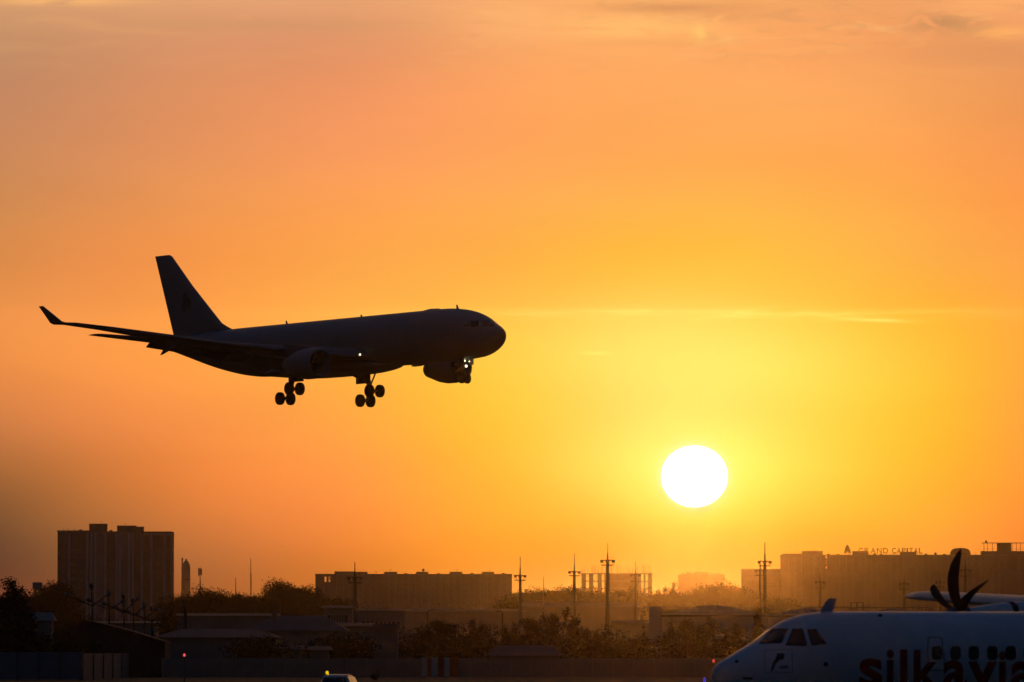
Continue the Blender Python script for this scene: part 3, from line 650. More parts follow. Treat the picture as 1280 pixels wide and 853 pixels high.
def make_tree(kind, h, seed, leafm, name):
    rnd = random.Random(seed * 31 + 5); t = thing(name, '', 'tree')
    mb = MB(); blobs = []
    if kind == 'round':
        mb.tube([(0,0,0),(.05*h*rnd.uniform(-.4,.4),0,h*.3),(0,0,h*.75)], [.032*h,.024*h,.008*h], 8)
        for k in range(9):
            a = rnd.random()*6.28; rr = h*rnd.uniform(.08,.30); z = h*rnd.uniform(.38,.86)
            rr *= 1.15 - .65*max(0, z/h - .55)/.35
            p = (rr*math.cos(a), rr*math.sin(a), z); mb.tube([(0,0,h*rnd.uniform(.22,.45)), (p[0]*.5,p[1]*.5,p[2]*.8), p], [.013*h,.008*h,.003*h], 6)
            s = h*rnd.uniform(.10,.19); blobs.append((*p, s*1.15, s*1.15, s*.85))
        blobs.append((0,0,h*.84,h*.12,h*.12,h*.13)); n = 7000; leaf = .0105*h
    elif kind == 'poplar':
        mb.tube([(0,0,0),(0,0,h*.9)], [.022*h,.004*h], 8)
        for k in range(9):
            z = h*(.16 + .8*k/9); r = h*.105*math.sin(math.pi*min(1,(.18+.82*k/9))**.9) + .02*h
            blobs.append((rnd.uniform(-.02,.02)*h, rnd.uniform(-.02,.02)*h, z, r*rnd.uniform(.8,1.15), r, h*.085))
            mb.tube([(0,0,z-.05*h),(r*.6*rnd.choice((-1,1)),0,z+.05*h)], [.006*h,.002*h], 5)
        n = 3600; leaf = .013*h
    elif kind == 'conifer':
        mb.tube([(0,0,0),(0,0,h*.97)], [.022*h,.003*h], 8)
        for k in range(11):
            z = h*(.08 + .88*k/11); r = h*.24*(1 - k/11.5)*rnd.uniform(.8,1.15) + .012*h
            for q in range(4):
                a = q*1.57 + k*.8; blobs.append((r*.5*math.cos(a), r*.5*math.sin(a), z, r*.55, r*.55, h*.05))
        n = 2400; leaf = .015*h
    elif kind == 'spiky':
        for k in range(11):
            a = rnd.random()*6.28; rr = h*rnd.uniform(.05,.33); z = h*rnd.uniform(.6,1.0)
            p = (rr*math.cos(a), rr*math.sin(a), z - .3*rr); q = (p[0]*.35, p[1]*.35, z*.55)
            mb.tube([(p[0]*.1,p[1]*.1,0), q, p], [.016*h,.01*h,.003*h], 6)
            for f in (.45,.62,.78,.92,1.0):
                c = [q[i]*(1-f) + p[i]*f for i in range(3)]; s = h*rnd.uniform(.055,.1); blobs.append((c[0],c[1],c[2],s,s,s*1.1))
        n = 2400; leaf = .016*h
    else:  # bush
        for k in range(8):
            a = rnd.random()*6.28; rr = h*rnd.uniform(.05,.5); z = h*rnd.uniform(.25,.72)*(1.1 - .5*rr/h)
            p = (rr*math.cos(a), rr*math.sin(a), z); mb.tube([(p[0]*.2,p[1]*.2,0), p], [.02*h,.006*h], 6)
            s = h*rnd.uniform(.2,.3); blobs.append((*p, s*1.15, s*1.1, s))
        blobs.append((0,0,h*.78,h*.2,h*.2,h*.2)); n = 2600; leaf = .021*h
    mb.build('trunk', M_bark, t, True)
    vs, fs = crown_mesh(blobs, n, leaf, seed, 1.2 if kind in ('spiky','poplar') else 0)
    MB().add(vs, fs).build('crown', leafm, t)
    return t
PROTO = {}
NAMES = dict(round='tree', poplar='poplar_tree', conifer='conifer_tree', spiky='scrub_tree', bush='bush')
def tree(kind, px, ptop, Y, label, group=None, wide=1.0, var=None):
    """one tree standing at compass position px, its top at height ptop, Y metres away"""
    v = random.randrange(3) if var is None else var
    key = (kind, v); h = az_(ptop, Y); loc = (ax(px, Y), Y, 0); rz = random.random()*6.28
    if key not in PROTO:
        t = make_tree(kind, 10.0, 11 + v + 10*list(NAMES).index(kind), {'conifer': M_needle, 'poplar': M_leaf2}.get(kind, M_leaf if v != 1 else M_leaf2), NAMES[kind]); PROTO[key] = t
        t.location = loc; t.rotation_euler = (0,0,rz); t['label'] = label
        if group: t['group'] = group
    else: t = dup(PROTO[key], loc, rz, label, group)
    if not group and 'group' in t: del t['group']
    s = h/10.0; t.scale = (s*wide, s*wide, s)
    t['category'] = 'bush' if kind == 'bush' else 'tree'
    return t

# ------------------------------------------------------------------ buildings
def facade_windows(root, name, m, x0, x1, z0, z1, nx, nz, w, h, y, depth=.18, sill=None):
    """glazed openings, each its own object sharing one mesh; frame as sub-part"""
    mb = MB().box(-w/2, w/2, -.03, depth, -h/2, h/2)
    pr = mb.build(name, m, root)
    fr = MB()
    fr.box(-w/2-.12, w/2+.12, -.16, -.035, -h/2-.16, -h/2); fr.box(-w/2-.12, w/2+.12, -.10, -.035, h/2, h/2+.1)
    fr.box(-w/2-.12, -w/2, -.10, -.035, -h/2, h/2); fr.box(w/2, w/2+.12, -.10, -.035, -h/2, h/2)
    fo = fr.build('window_frame', M_concrete, pr)
    spots = [(x0 + (x1-x0)*(i+.5)/nx, y, z0 + (z1-z0)*(j+.5)/nz) for j in range(nz) for i in range(nx)]
    for k, p in enumerate(spots):
        o = pr if k == 0 else pr.copy()
        if k:
            COL.objects.link(o); o.parent = root; f2 = fo.copy(); COL.objects.link(f2); f2.parent = o
        o.location = p
def block(name, label, cat, px0, px1, ptop, Y, depth, wallm, wins=None, rz=0.0, boxes=(), fins=(), parapet=True, group=None, cut=(), finm=None, floors=0):
    """plain slab building: local x along the front, y away; boxes = roof huts (px0,px1,ptop)"""
    xa, xb = ax(px0, Y), ax(px1, Y); xc = (xa + xb)/2; h = az_(ptop, Y); hw = (xb - xa)/2
    root = thing(name, label, cat, (xc, Y, 0), rz, group)
    mb = MB(); mb.box(-hw, hw, 0, depth, 0, h); w = mb.build('wall', wallm, root)
    if parapet:
        p = MB(); p.box(-hw-.15, hw+.15, -.18, .25, h-.35, h+.25); p.box(-hw-.15, hw+.15, depth-.25, depth+.18, h-.35, h+.25)
        p.build('parapet', M_concrete, root)
    for (a, b, t) in boxes:
        q = MB(); zt = az_(t, Y); q.box(ax(a,Y)-xc, ax(b,Y)-xc, depth*.3, depth*.75, h-.02, zt); q.box(ax(a,Y)-xc-.2, ax(b,Y)-xc+.2, depth*.3-.2, depth*.75+.2, zt-.25, zt)
        q.build('roof_hut', wallm, root)
    for a in fins:
        q = MB(); x = ax(a, Y) - xc; q.box(x-.35, x+.35, -.9, -.003, 0, h-.4); q.build('pilaster', finm or M_pale, root)
    if floors:
        for k in range(1, floors):
            z = h*k/floors; MB().box(-hw+.02, hw-.02, -.12, -.002, z-.12, z+.12).build('floor_band', M_concrete, root)
    if wins:
        nx, nz, ww, wh = wins; facade_windows(root, 'window', M_windim, -hw+1, hw-1, 2.0, h-1.2, nx, nz, ww, wh, -.06)
    return root, xc, hw, h

# --- tower block on the left
Y = 4600
tb, xc, hw, h = block('tower_block', 'tall dark slab of flats with stepped roof huts, left of everything in the skyline', 'apartment building', 71.5, 214.5, 664.5, Y, 30, M_brick,
    None, 0, ((110,131.5,654.5),(145,168,656.8),(167,177.5,658.2)), (), False)
def tbx(px): return ax(px, Y) - xc
q = MB()
for a, b, z in ((71.5,110,663.2),(131.5,145,664.3),(177.5,214.5,667.2)): q.box(tbx(a)-.2, tbx(b)+.2, -.5, 30.4, az_(z,Y)-1.0, az_(z,Y))
q.build('parapet', M_concrete, tb)
for px in (86,108.5,114,119,131.5,145.5,149.5,161,166,177,189,205.5): MB().box(tbx(px)-.75, tbx(px)+.75, -1.5, -.003, 0, az_(666.5,Y)-.2).build('pilaster', M_band, tb)
for a, b in ((110,131.5),(145,168)): MB().box(tbx(a)+.1, tbx(b)-.1, -1.2, -.004, 0, az_(664.5,Y)).build('projecting_bay', M_wall, tb)
# open corner loggia column at the right end
MB().box(tbx(213.2), tbx(215.4), -1.6, 0.5, 0, az_(667.5,Y)).build('corner_pier', M_panel, tb)
MB().box(tbx(209.5), tbx(215.4), -1.7, -.9, az_(667.6,Y)-.6, az_(667.2,Y)).build('loggia_beam', M_concrete, tb)
mbal = MB(); mbal.box(-1.9, 1.9, -1.25, -.02, -.1, .1); mbal.box(-1.9, 1.9, -1.25, -1.15, .1, 1.05)
bo = mbal.build('balcony', M_wall, tb)
copies(bo, 'balcony', tb, [(tbx(91), 0, 5 + 4.6*k) for k in range(15)])
w1 = MB().box(-.8, .8, -.05, .1, -.75, .75).build('window', M_windim, tb)
copies(w1, 'window', tb, [(tbx(px), -.03, 10 + 4.6*k) for px in (78.5,99,103.5,138,183.5,197.5,209.2) for k in range(14)])

# --- long block of flats
Y = 4800
lb, xc, hw, h = block('long_apartment_block', 'long low brown block of flats with five roof huts, behind the trees in the middle', 'apartment building', 394, 640, 718, Y, 14, M_wall,
    None, 0, ((418,442,714.3),(442,459,714.8),(480,496,714.8),(520,535,714.8),(562,577.5,714.8),(602.5,617.5,714.8)), (), True)
for k in range(30):
    MB().box(-hw+2*hw/30*k+.9, -hw+2*hw/30*k+1.3, -.5, -.003, 0, h-.4).build('pilaster', M_concrete, lb)
w1 = MB().box(-.7, .7, -.05, .1, -.7, .7).build('window', M_windim, lb)
copies(w1, 'window', lb, [(-hw + 2*hw/26*k - .1, -.03, h - 3.0 - 4.0*j) for j in range(4) for k in range(1, 26)])
# open attic bays at the left end, sky behind
def rewall(root, spans):
    old = [c for c in root.children if c.name.startswith('wall')][0]; mb = MB()
    for a, b, y0, y1, z0, z1 in spans: mb.box(a, b, y0, y1, z0, z1)
    n = mb.build('wall', M_wall, None); me = n.data; bpy.data.objects.remove(n); old.data = me
lx = lambda px: ax(px,Y) - xc
zl, zs = az_(727.5,Y), az_(720.8,Y)
rewall(lb, [(lx(419)+.005,hw,0,14,0,h), (-hw,lx(419),0,14,0,zl), (-hw,lx(405),0,14,zl+.005,zs), (lx(408),lx(410.2),0,14,zl+.005,zs), (lx(413.2),lx(419),0,14,zl+.005,zs), (-hw,lx(419),0,14,zs+.005,h)])
# --- unfinished frame near the sun
Y = 6000
uf = thing('unfinished_building', 'bare concrete building frame with bundles of rebar sticking up, left of the sun', 'building', (ax(770.5,Y), Y, 0))
def ux(px): return ax(px, Y) - ax(770.5, Y)
cols = (727.8,734.5,740.5,747.5,752.5,757.5,764,772,780,787,797,804,812.5)
zt = az_(716.6, Y)
for a, b in ((727,732.6),(736.6,741.8),(747.2,752.4),(755.6,757.4),(799,801.6),(804.8,807),(810.4,815)):
    MB().box(ux(a), ux(b), 0, 1.1, 0, zt-.3).build('column', M_concrete, uf)
    MB().box(ux(a), ux(b), 12, 13.1, 0, zt-.3).build('column', M_concrete, uf)
for z in (az_(716.6,Y), az_(726,Y), az_(735,Y), az_(744,Y)): MB().box(ux(727)-.4, ux(815)+.4, -.3, 13.4, z-.8, z).build('floor_slab', M_concrete, uf)
MB().box(ux(757.5), ux(799), 3, 9, 0, zt-.56).build('core_wall', M_wall, uf)
for a, b in ((729.5,733),(742,746),(753,757)): pass
for px in cols + (731,744,776,784,791,808):
    for k in range(3):
        q = MB(); x = ux(px) + (k-1)*.5; q.tube([(x, .5+.3*k, zt-.1), (x+random.uniform(-.12,.12), .5+.3*k, zt + random.uniform(4.5,7.5))], .09, 5)
        q.build('rebar', M_dkmetal, uf)
# --- pale hazy blocks
Y = 9500
hb = thing('distant_block', 'pale hazy block with a ragged roofline right under the sun', 'building', (ax(876,Y), Y, 0))
def hx(px): return ax(px, Y) - ax(876, Y)
MB().box(hx(848), hx(906), 0, 30, 0, az_(718.5,Y)).build('wall', M_wall, hb)
for a, b, t in ((853,856,716),(858,861,715.2),(863,868,716.8),(869,885,715.4),(886,893,716.6),(893,899,716.2),(899,903,717.6)): MB().box(hx(a), hx(b), 5, 22, az_(718.5,Y)-.02, az_(t,Y)).build('roof_hut', M_concrete, hb)
block('shoulder_block', 'plain hazy block standing against the left end of the big sign-topped block', 'apartment building', 927, 978, 711.7, 5450, 14, M_wall, (12, 8, 1.4, 1.5))
# --- big block with the rooftop sign
Y = 5400
gb, xc, hw, h = block('sign_topped_block', 'long dark apartment block at right carrying the rooftop sign', 'apartment building', 976.5, 1296, 694, Y, 16, M_wall,
    None, 0, ((979,1003,692.2),(1003,1029,688.8),(1066.5,1086,689),(1126,1146,689.8)), (), True)
for k in range(40):
    MB().box(-hw+2*hw/40*k+.7, -hw+2*hw/40*k+1.2, -.55, -.003, 0, h-.4).build('pilaster', M_pale if k % 4 == 0 else M_concrete, gb)
w1 = MB().box(-.65, .65, -.05, .1, -.75, .75).build('window', M_windim, gb)
copies(w1, 'window', gb, [(-hw + 2*hw/34*k - .1, -.03, h - 3.2 - 4.0*j) for j in range(3) for k in range(1, 34)])
# narrow stair slot with landings, sky behind
lx = lambda px: ax(px,Y) - xc
z0, z1 = az_(711,Y), h
rewall(gb, [(-hw,lx(1032.4),0,16,0,h), (lx(1032.4)+.005,lx(1034.6)-.005,0,16,0,z0), (lx(1034.6),hw,0,16,0,h), (lx(1032.4)+.005,lx(1034.6)-.005,0,16,az_(703.2,Y),az_(701.6,Y)), (lx(1032.4)+.005,lx(1034.6)-.005,0,16,az_(707.8,Y),az_(706.4,Y))])
bv = MB(); zc = az_(696.5,Y); rr = (ax(1214,Y) - ax(1189,Y))/2
prof = [(-rr,0)] + [(rr*math.copysign(abs(math.cos(t))**.7, math.cos(t)), (az_(685,Y)-h)*math.sin(t)**.7) for t in [math.pi*(1-k/14) for k in range(1,14)]] + [(rr,0)]
bv.prism([(x + ax(1201.5,Y)-xc, h-.02 + z) for x, z in prof], 3, 12); bv.build('barrel_roof', M_roof, gb, True)
pv_ = MB(); z0, z1 = h-.02, az_(678.5, Y)
xl, xr = ax(1229.5,Y)-xc, ax(1290,Y)-xc
pv_.box(xl-1.2, xr, 1, 13, z0, z0+3.0); pv_.build('roof_hut', M_wall, gb)
MB().box(xl-.4, xr, .8, 13.2, z1-.35, z1).build('roof_canopy', M_concrete, gb)
for px in (1230.5,1235,1241,1247,1250,1266,1271,1276,1283): MB().box(ax(px,Y)-xc-.16, ax(px,Y)-xc+.16, 1.2, 1.6, z0+3.0, z1-.35).build('canopy_post', M_steel, gb)
MB().box(ax(1247.5,Y)-xc, ax(1265,Y)-xc, 3, 9, z0+3.0, z1-.36).build('stair_core', M_wall, gb)
MB().box(ax(1232,Y)-xc, ax(1234.6,Y)-xc, 2, 3, z1, az_(675.8,Y)).build('chimney', M_concrete, gb)
MB().box(xl, xr, 1.3, 1.4, z0+4.4, z0+4.55).build('handrail', M_steel, gb)
# --- rooftop sign
sg = thing('rooftop_sign', 'rooftop letters GRAND CAPITAL with a rounded triangle emblem', 'sign', (ax(1106,Y), Y+4, h+.25))
def sx(px): return ax(px, Y+4) - ax(1106, Y+4)
zr = h + .25; zb, zq = az_(692.0, Y+4) - zr, az_(685.0, Y+4) - zr
M_sign = mat('sign_letter_acrylic', (0.55,0.22,0.12), 0.6, 0.1)
_n = M_sign.node_tree; _t = _n.nodes.new('ShaderNodeBsdfTranslucent'); _t.inputs[0].default_value = (0.75,0.32,0.14,1); _x = _n.nodes.new('ShaderNodeMixShader'); _x.inputs[0].default_value = 0.25
_n.links.new(_n.nodes['Principled BSDF'].outputs[0], _x.inputs[1]); _n.links.new(_t.outputs[0], _x.inputs[2]); _n.links.new(_x.outputs[0], _n.nodes['Material Output'].inputs[0])
for word, a, b, zz in (('GRAND',1073.5,1110.5,0),('CAPITAL',1115.8,1154,-.15)):
    n = len(word); wide = [1.0 if c != 'I' else .35 for c in word]; gap = .30; tot = sum(wide) + gap*(n-1); u = (sx(b)-sx(a))/tot; x = sx(a)
    for c, wd in zip(word, wide):
        me = text_mesh(c, 0.006, 0.03); vx = [v.co.x for v in me.vertices]; vy = [v.co.y for v in me.vertices]
        mb = MB().add([(x + (v.co.x-min(vx))/(max(vx)-min(vx))*wd*u, -v.co.z*5, zb + zz*.4 + (v.co.y-min(vy))/(max(vy)-min(vy))*(zq-zb)) for v in me.vertices], [tuple(p.vertices) for p in me.polygons])
        bpy.data.meshes.remove(me); mb.build('letter', M_sign, sg); x += (wd + gap)*u
em = MB(); zc0, zc1 = az_(692.0,Y)-zr, az_(681.2,Y)-zr; xm = sx(1060)
em.prism([(xm-2.6,zc0),(xm-2.5,zc0+1.3),(xm-1.6,zc0+4.2),(xm-.5,zc1-.1),(xm+.3,zc1),(xm+1.4,zc0+4.3),(xm+2.5,zc0+1.4),(xm+2.6,zc0),(xm+.9,zc0),(xm,zc0+1.7),(xm-.9,zc0)], -.2, .2)
em.build('emblem', M_sign, sg)
fr = MB()
for k in range(30): x = sx(1058 + k*3.3); fr.tube([(x,.35,0),(x,.35,zb+.15)], .05, 5)
fr.box(sx(1073), sx(1110.6), .28, .38, zb-.02, zb+.06); fr.box(sx(1115.5), sx(1154.2), .28, .38, zb-.08, zb); fr.box(sx(1056), sx(1064), .28, .38, zb-.05, zb+.05)
fr.build('sign_frame', M_steel, sg)

def roof_clutter(root, xc, Y, y0, items):
    """small aerials, vents and cooling units on a roof: (kind, px, ptop, pbase)"""
    for kind, px, pt, pb in items:
        x, z0, z1 = ax(px,Y) - xc, az_(pb,Y), az_(pt,Y)
        if kind == 'aerial': MB().tube([(x,y0,z0),(x,y0,z1)], .09, 5).tube([(x-.9,y0,z1-.5),(x+.9,y0,z1-.5)], .06, 5).build('aerial', M_dkmetal, root)
        elif kind == 'dish': MB().lathe([(-.05,.05),(.0,.5),(.3,.95),(.34,.95)], (x,y0,z0+1.1), 'y', 14).tube([(x,y0+.1,z0),(x,y0+.1,z0+1.1)], .08, 5).build('dish', M_steel, root)
        else: MB().box(x-.9, x+.9, y0-.7, y0+.7, z0-.02, z1).box(x-1.0, x+1.0, y0-.8, y0+.8, z1, z1+.12).build('roof_vent', M_steel, root)
roof_clutter(lb, ax(517,4800), 4800, 3.0, [('vent',449,716.6,718),('aerial',470,713.5,718),('aerial',488,711.5,714.8),('vent',507,716.8,718),('dish',529,712.8,714.8),('vent',548,716.9,718),('aerial',571,711.8,714.8),('vent',590,716.5,718),('aerial',612,712.2,714.8),('vent',629,716.6,718)])
roof_clutter(gb, ax(1136.25,5400), 5400, 3.0, [('vent',1036,692.6,694),('vent',1048,692.8,694),('aerial',1018,685.6,688.8),('vent',1094,692.4,694),('vent',1102,692.9,694),('aerial',1139,687,689.8),('vent',1158,692.5,694),('dish',1170,691.6,694),('vent',1181,692.7,694),('aerial',1220,690.5,694)])
roof_clutter(tb, ax(143,4600), 4600, 3.0, [('aerial',79,660.6,664.5),('aerial',84,659.8,664.5),('aerial',92,660.9,664.5),('vent',100,662.2,663.4),('aerial',126,651.6,654.5),('vent',138,663,664.3),('aerial',156,654,656.8),('vent',186,665.6,667.2),('aerial',196,663.6,667.2),('vent',204,665.9,667.2)])
# --- very far towers, masts
Y = 12500
ft = thing('distant_tower', 'very faint round-topped tower far off, right of the tower block', 'tower', (ax(232.5,Y), Y, 0))
rr = 5.2*1.38; zt = az_(701.5,Y)
ft_mb = MB().lathe([(0,rr),(zt*.93,rr),(zt*.97,rr*.8),(zt,rr*.45)], (0,0,0), 'z', 20); ft_mb.build('shaft', M_pale, ft, True)
MB().lathe([(zt-.1,1.6),(zt+3,1.4),(zt+4,.2)], (0,0,0), 'z', 10).build('roof_lantern', M_pale, ft)
for k in range(8): MB().lathe([(zt*.1+k*zt*.1,rr+.12),(zt*.1+k*zt*.1+2.5,rr+.12)], (0,0,0), 'z', 20).build('window_band', M_win, ft)
fc = thing('distant_chimney', 'thin faint chimney beside the far round-topped tower', 'chimney', (ax(227.6,Y), Y, 0)); zt = az_(697.5,Y)
MB().lathe([(0,2.6),(zt,1.2)], (0,0,0), 'z', 14).build('stack', M_pale, fc, True); MB().lathe([(zt-3,1.5),(zt,1.5)], (0,0,0), 'z', 14).build('rim', M_concrete, fc)
Y = 2500
wt = thing('water_tower', 'small boxy water tower over the treeline at far left', 'water tower', (ax(46.5,Y), Y, 0)); zt = az_(728,Y)
MB().lathe([(zt-2.6,1.3),(zt-1.9,1.7),(zt-.2,1.7),(zt,1.2)], (0,0,0), 'z', 14).build('tank', M_concrete, wt)
for sx_ in (-1,1):
    for sy_ in (-1,1): MB().tube([(sx_*1.2,sy_*1.2,0),(sx_*.9,sy_*.9,zt-2.5)], .16, 6).build('leg', M_steel, wt)
def mast(px, ptop, Y, r, label, name='lattice_mast'):
    t = thing(name, label, 'mast', (ax(px,Y), Y, 0)); zt = az_(ptop,Y)
    mb = MB()
    for a in (0, 2.09, 4.19): mb.tube([(r*math.cos(a), r*math.sin(a), 0), (r*.5*math.cos(a), r*.5*math.sin(a), zt*.85)], .11, 5)
    for k in range(20):
        z = zt*.85*k/20; s = r*(1-.5*k/20); a = 2.09*(k % 3); b = a + 2.09; s2 = r*(1-.5*(k+1)/20)
        mb.tube([(s*math.cos(a), s*math.sin(a), z), (s2*math.cos(b), s2*math.sin(b), z + zt*.85/20)], .035, 4)
    mb.build('lattice', M_dkmetal, t); MB().tube([(0,0,zt*.84),(0,0,zt)], [.18,.10], 6).build('top_rod', M_steel, t); return t, zt
mast(313.3, 698, 2900, .45, 'tall thin mast rising from the low treeline between tower block and long block')
mast(294.5, 722, 2900, .3, 'short thin mast just left of the tallest thin mast')
mast(679.5, 721, 3100, .35, 'small thin aerial above the trees right of the long block')
t, zt = mast(250, 709, 2700, .35, 'phone mast with a cluster of panel aerials above a round treetop', 'phone_mast')
for k, (dx, dy) in enumerate(((-.5,-.2),(.5,-.2),(0,.5),(-.45,.3))): MB().box(dx-.2, dx+.2, dy-.12, dy+.12, zt-3.4+.3*k, zt-.4-.1*k).build('panel_antenna', M_pale, t)

# ------------------------------------------------------------------ apron floodlight masts
def make_flood_mast(px, pspike, ptop, plow, Y, label, first=None):
    zt, zl, zs = az_(ptop,Y), az_(plow,Y), az_(pspike,Y)
    t = thing('floodlight_mast', label, 'light mast', (ax(px,Y), Y, 0), 0, 'floodlight masts along the apron edge')
    M_band = mat('mast_paint', (0.13,0.125,0.12), 0.7, 0.3, 0.25); 
    MB().lathe([(0,.66),(zl,.40),(zt,.31)], (0,0,0), 'z', 12).build('pole', M_band, t, True)
    wT, wL = 1.95, 1.65
    def deck(z, w, nm, th):
        mb = MB(); mb.lathe([(z-th,w),(z,w)], (0,0,0), 'z', 16, False, False); mb.lathe([(z-th,w*.72),(z,w*.72)], (0,0,0), 'z', 16, False, False)
        n = 16
        for k in range(n):
            a, b = 2*math.pi*k/n, 2*math.pi*(k+1)/n
            mb.add([(w*math.cos(a),w*math.sin(a),z),(w*math.cos(b),w*math.sin(b),z),(.3*math.cos(b),.3*math.sin(b),z),(.3*math.cos(a),.3*math.sin(a),z)], [(0,1,2,3)])
        mb.build(nm, M_steel, t)
    deck(zt, wT, 'top_platform', .22); deck(zl, wL, 'lower_platform', .25)
    mb = MB()
    for k in range(8):
        a = 2*math.pi*k/8; mb.tube([(wL*.95*math.cos(a), wL*.95*math.sin(a), zl), (wL*.95*math.cos(a), wL*.95*math.sin(a), zl+1.0)], .03, 4)
    mb.build('railing', M_steel, t)
    for k in range(6):
        a = 2*math.pi*(k+.3)/6; c, s = math.cos(a), math.sin(a)
        q = MB(); q.box(-.2,.2,-.15,.15,-.5,.0); f = q.build('floodlight', M_dkmetal, t); f.location = (c*wT*.86, s*wT*.86, zt-.23); f.rotation_euler = (0,0,a)
    MB().tube([(0,0,zt),(0,0,zt+(zs-zt)*.38),(0,0,zt+(zs-zt)*.4),(0,0,zs)], [.24,.2,.13,.09], 8).build('lightning_rod', M_steel, t)
    MB().tube([(.42,-.3,1),(.36,-.2,zl)], .05, 5).build('ladder', M_steel, t)
    return t
for a in ((443.5,703,721.3,728,1700,'floodlight mast standing in front of the long low block'),
          (650.2,696,719,725,2187,'floodlight mast just past the right end of the long low block'),
          (718,692,714.2,719.4,2125,'floodlight mast just left of the unfinished frame'),
          (759.6,679,700,706,1812,'tallest floodlight mast, in front of the unfinished frame'),
          (794.6,702,718.2,726.5,2375,'floodlight mast overlapping the right part of the unfinished frame'),
          (950.6,700,712.5,719,2375,'shorter of two overlapping floodlight masts right of the sun'),
          (956.2,678,701.3,707,1875,'taller of two overlapping floodlight masts right of the sun'),
          (1025.2,716,727,735,2562,'faint floodlight mast before the left part of the sign-topped block'),
          (1130.5,722,729,737,2562,'faint floodlight mast before the middle of the sign-topped block'),
          (1176,718,727,733,2562,'faint floodlight mast left of the upright propeller blade'),
          (1207,700,712,720,2187,'floodlight mast right behind the upright propeller blade')):
    make_flood_mast(*a)

# ------------------------------------------------------------------ middle distance buildings
def shed(name, label, cat, px0, px1, peave, pridge, Y, depth, wallm, roofm, hip=0.0, chim=(), door=None, wins=None):
    xa, xb = ax(px0,Y), ax(px1,Y); xc, hw = (xa+xb)/2, (xb-xa)/2; ze, zr = az_(peave,Y), az_(pridge,Y)
    t = thing(name, label, cat, (xc, Y, 0)); MB().box(-hw, hw, 0, depth, 0, ze).build('wall', wallm, t)
    o = .5; hp = hip*hw
    MB().add([(-hw-o,-o,ze+.004),(hw+o,-o,ze+.004),(hw+o,depth+o,ze+.004),(-hw-o,depth+o,ze+.004),(-hw-o+hp,depth/2,zr),(hw+o-hp,depth/2,zr)], [(0,1,5,4),(1,2,5),(2,3,4,5),(3,0,4),(3,2,1,0)]).build('roof', roofm, t)
    for c, pt in chim: MB().box(ax(c,Y)-xc-.35, ax(c,Y)-xc+.35, depth*.3, depth*.3+.7, ze, az_(pt,Y)).build('chimney', M_brick, t)
    if wins: facade_windows(t, 'window', M_win, -hw+1, hw-1, .6, ze-.3, wins[0], wins[1], wins[2], wins[3], -.03, .05)
    return t
shed('warehouse', 'long grey warehouse with a faint pale wall below the left treeline', 'warehouse', 222, 345, 770, 766.5, 1500, 16, M_pale, M_roof, 0, (), None, (10,1,1.6,1.2))
shed('hip_roofed_house', 'broad house with a wide hipped roof and two chimneys', 'house', 312, 432, 788.5, 769.5, 1180, 16, M_wall, M_roof, .55, ((341.5,763.5),(398.6,775)), None, (8,1,1.4,1.2))
shed('pale_office', 'pale two-storey building with dark window slots under the long low block', 'building', 404, 440, 760, 757, 1520, 10, M_pale, M_roof, .1, (), None, (6,3,.9,1.5))
shed('stepped_pale_building', 'pale flat building right of the thin floodlight mast in front of the long low block', 'building', 446, 506, 763.5, 761.5, 1500, 10, M_pale, M_roof, .05, (), None, (9,2,.9,1.6))
shed('pale_low_wing', 'low pale wing just above the dark-roofed hut', 'building', 408, 466, 782.5, 779, 1300, 10, M_pale, M_roof, .1, (), None, (8,1,1.2,1.2))
shed('dark_roofed_hut', 'small hut with a curved dark roof left of the dark scrub', 'hut', 466, 497, 786, 779.5, 960, 7, M_wall, M_darkroof, .35)
shed('wide_warehouse', 'wide warehouse with a thin pale roof edge below the long low block', 'warehouse', 506, 655, 764.5, 761, 3000, 18, M_wall, M_roof, 0, (), None, (12,1,1.6,1.4))
shed('pale_roofed_shed', 'long shed with a pale roof behind the scrub and masts', 'warehouse', 652, 800, 759, 752.5, 3200, 20, M_wall, M_roof, .03, (), None, (12,1,1.6,1.4))
shed('small_pale_shed', 'small pale shed between the last two floodlight masts left of the sun', 'shed', 766, 812, 779, 775.5, 1900, 10, M_wall, M_roof, .1, (), None, (4,1,1.2,1.0))
shed('sheet_roofed_building', 'low building with a pale sheet roof slope and dark eave, right of the street lamps', 'building', 196, 345, 797, 786.2, 960, 14, M_wall, M_roof, .42)
shed('tent_roofed_shed', 'small shed with a pale peaked roof behind the striped barrier', 'shed', 612, 700, 819.5, 807, 930, 8, M_pale, M_roof, .3, (), None, (5,1,.6,.4))
shed('parked_trailer_shed', 'small pale shed with a light front behind the fence, below the hipped roof', 'shed', 345, 375, 812, 806.5, 935, 6, M_pale, M_roof, .1, (), None, (2,1,.8,.6))
shed('garden_shed', 'small grey shed behind the fence, right of the pale fronted shed', 'shed', 388, 410, 812.5, 808, 935, 6, M_pale, M_roof, .2, (), None, (2,1,.7,.6))
Y = 895
bs = thing('sloping_shed', 'long black shed, roof sloping down to the right under the street lamps', 'shed', (ax(150,Y), Y, 0))
bx = lambda px: ax(px,Y) - ax(150,Y)
prof = [(94,786),(100,778.5),(106,776),(118,777.5),(150,785),(178,793.5),(206,802)]
MB().prism([(bx(93),0)] + [(bx(a), az_(b,Y)-.25) for a, b in prof] + [(bx(207),0)], .3, 14).build('wall', M_darkroof, bs)
rf = [(bx(a), az_(b,Y)) for a, b in prof]
MB().prism(rf + [(x, z-.22) for x, z in reversed(rf)], 0, 14.4).build('roof', M_darkroof, bs)
for px in (104,122,140,158,176,194): MB().box(bx(px)-.12, bx(px)+.12, .12, .28, 0, az_(801,Y)).build('post', M_darkroof, bs)
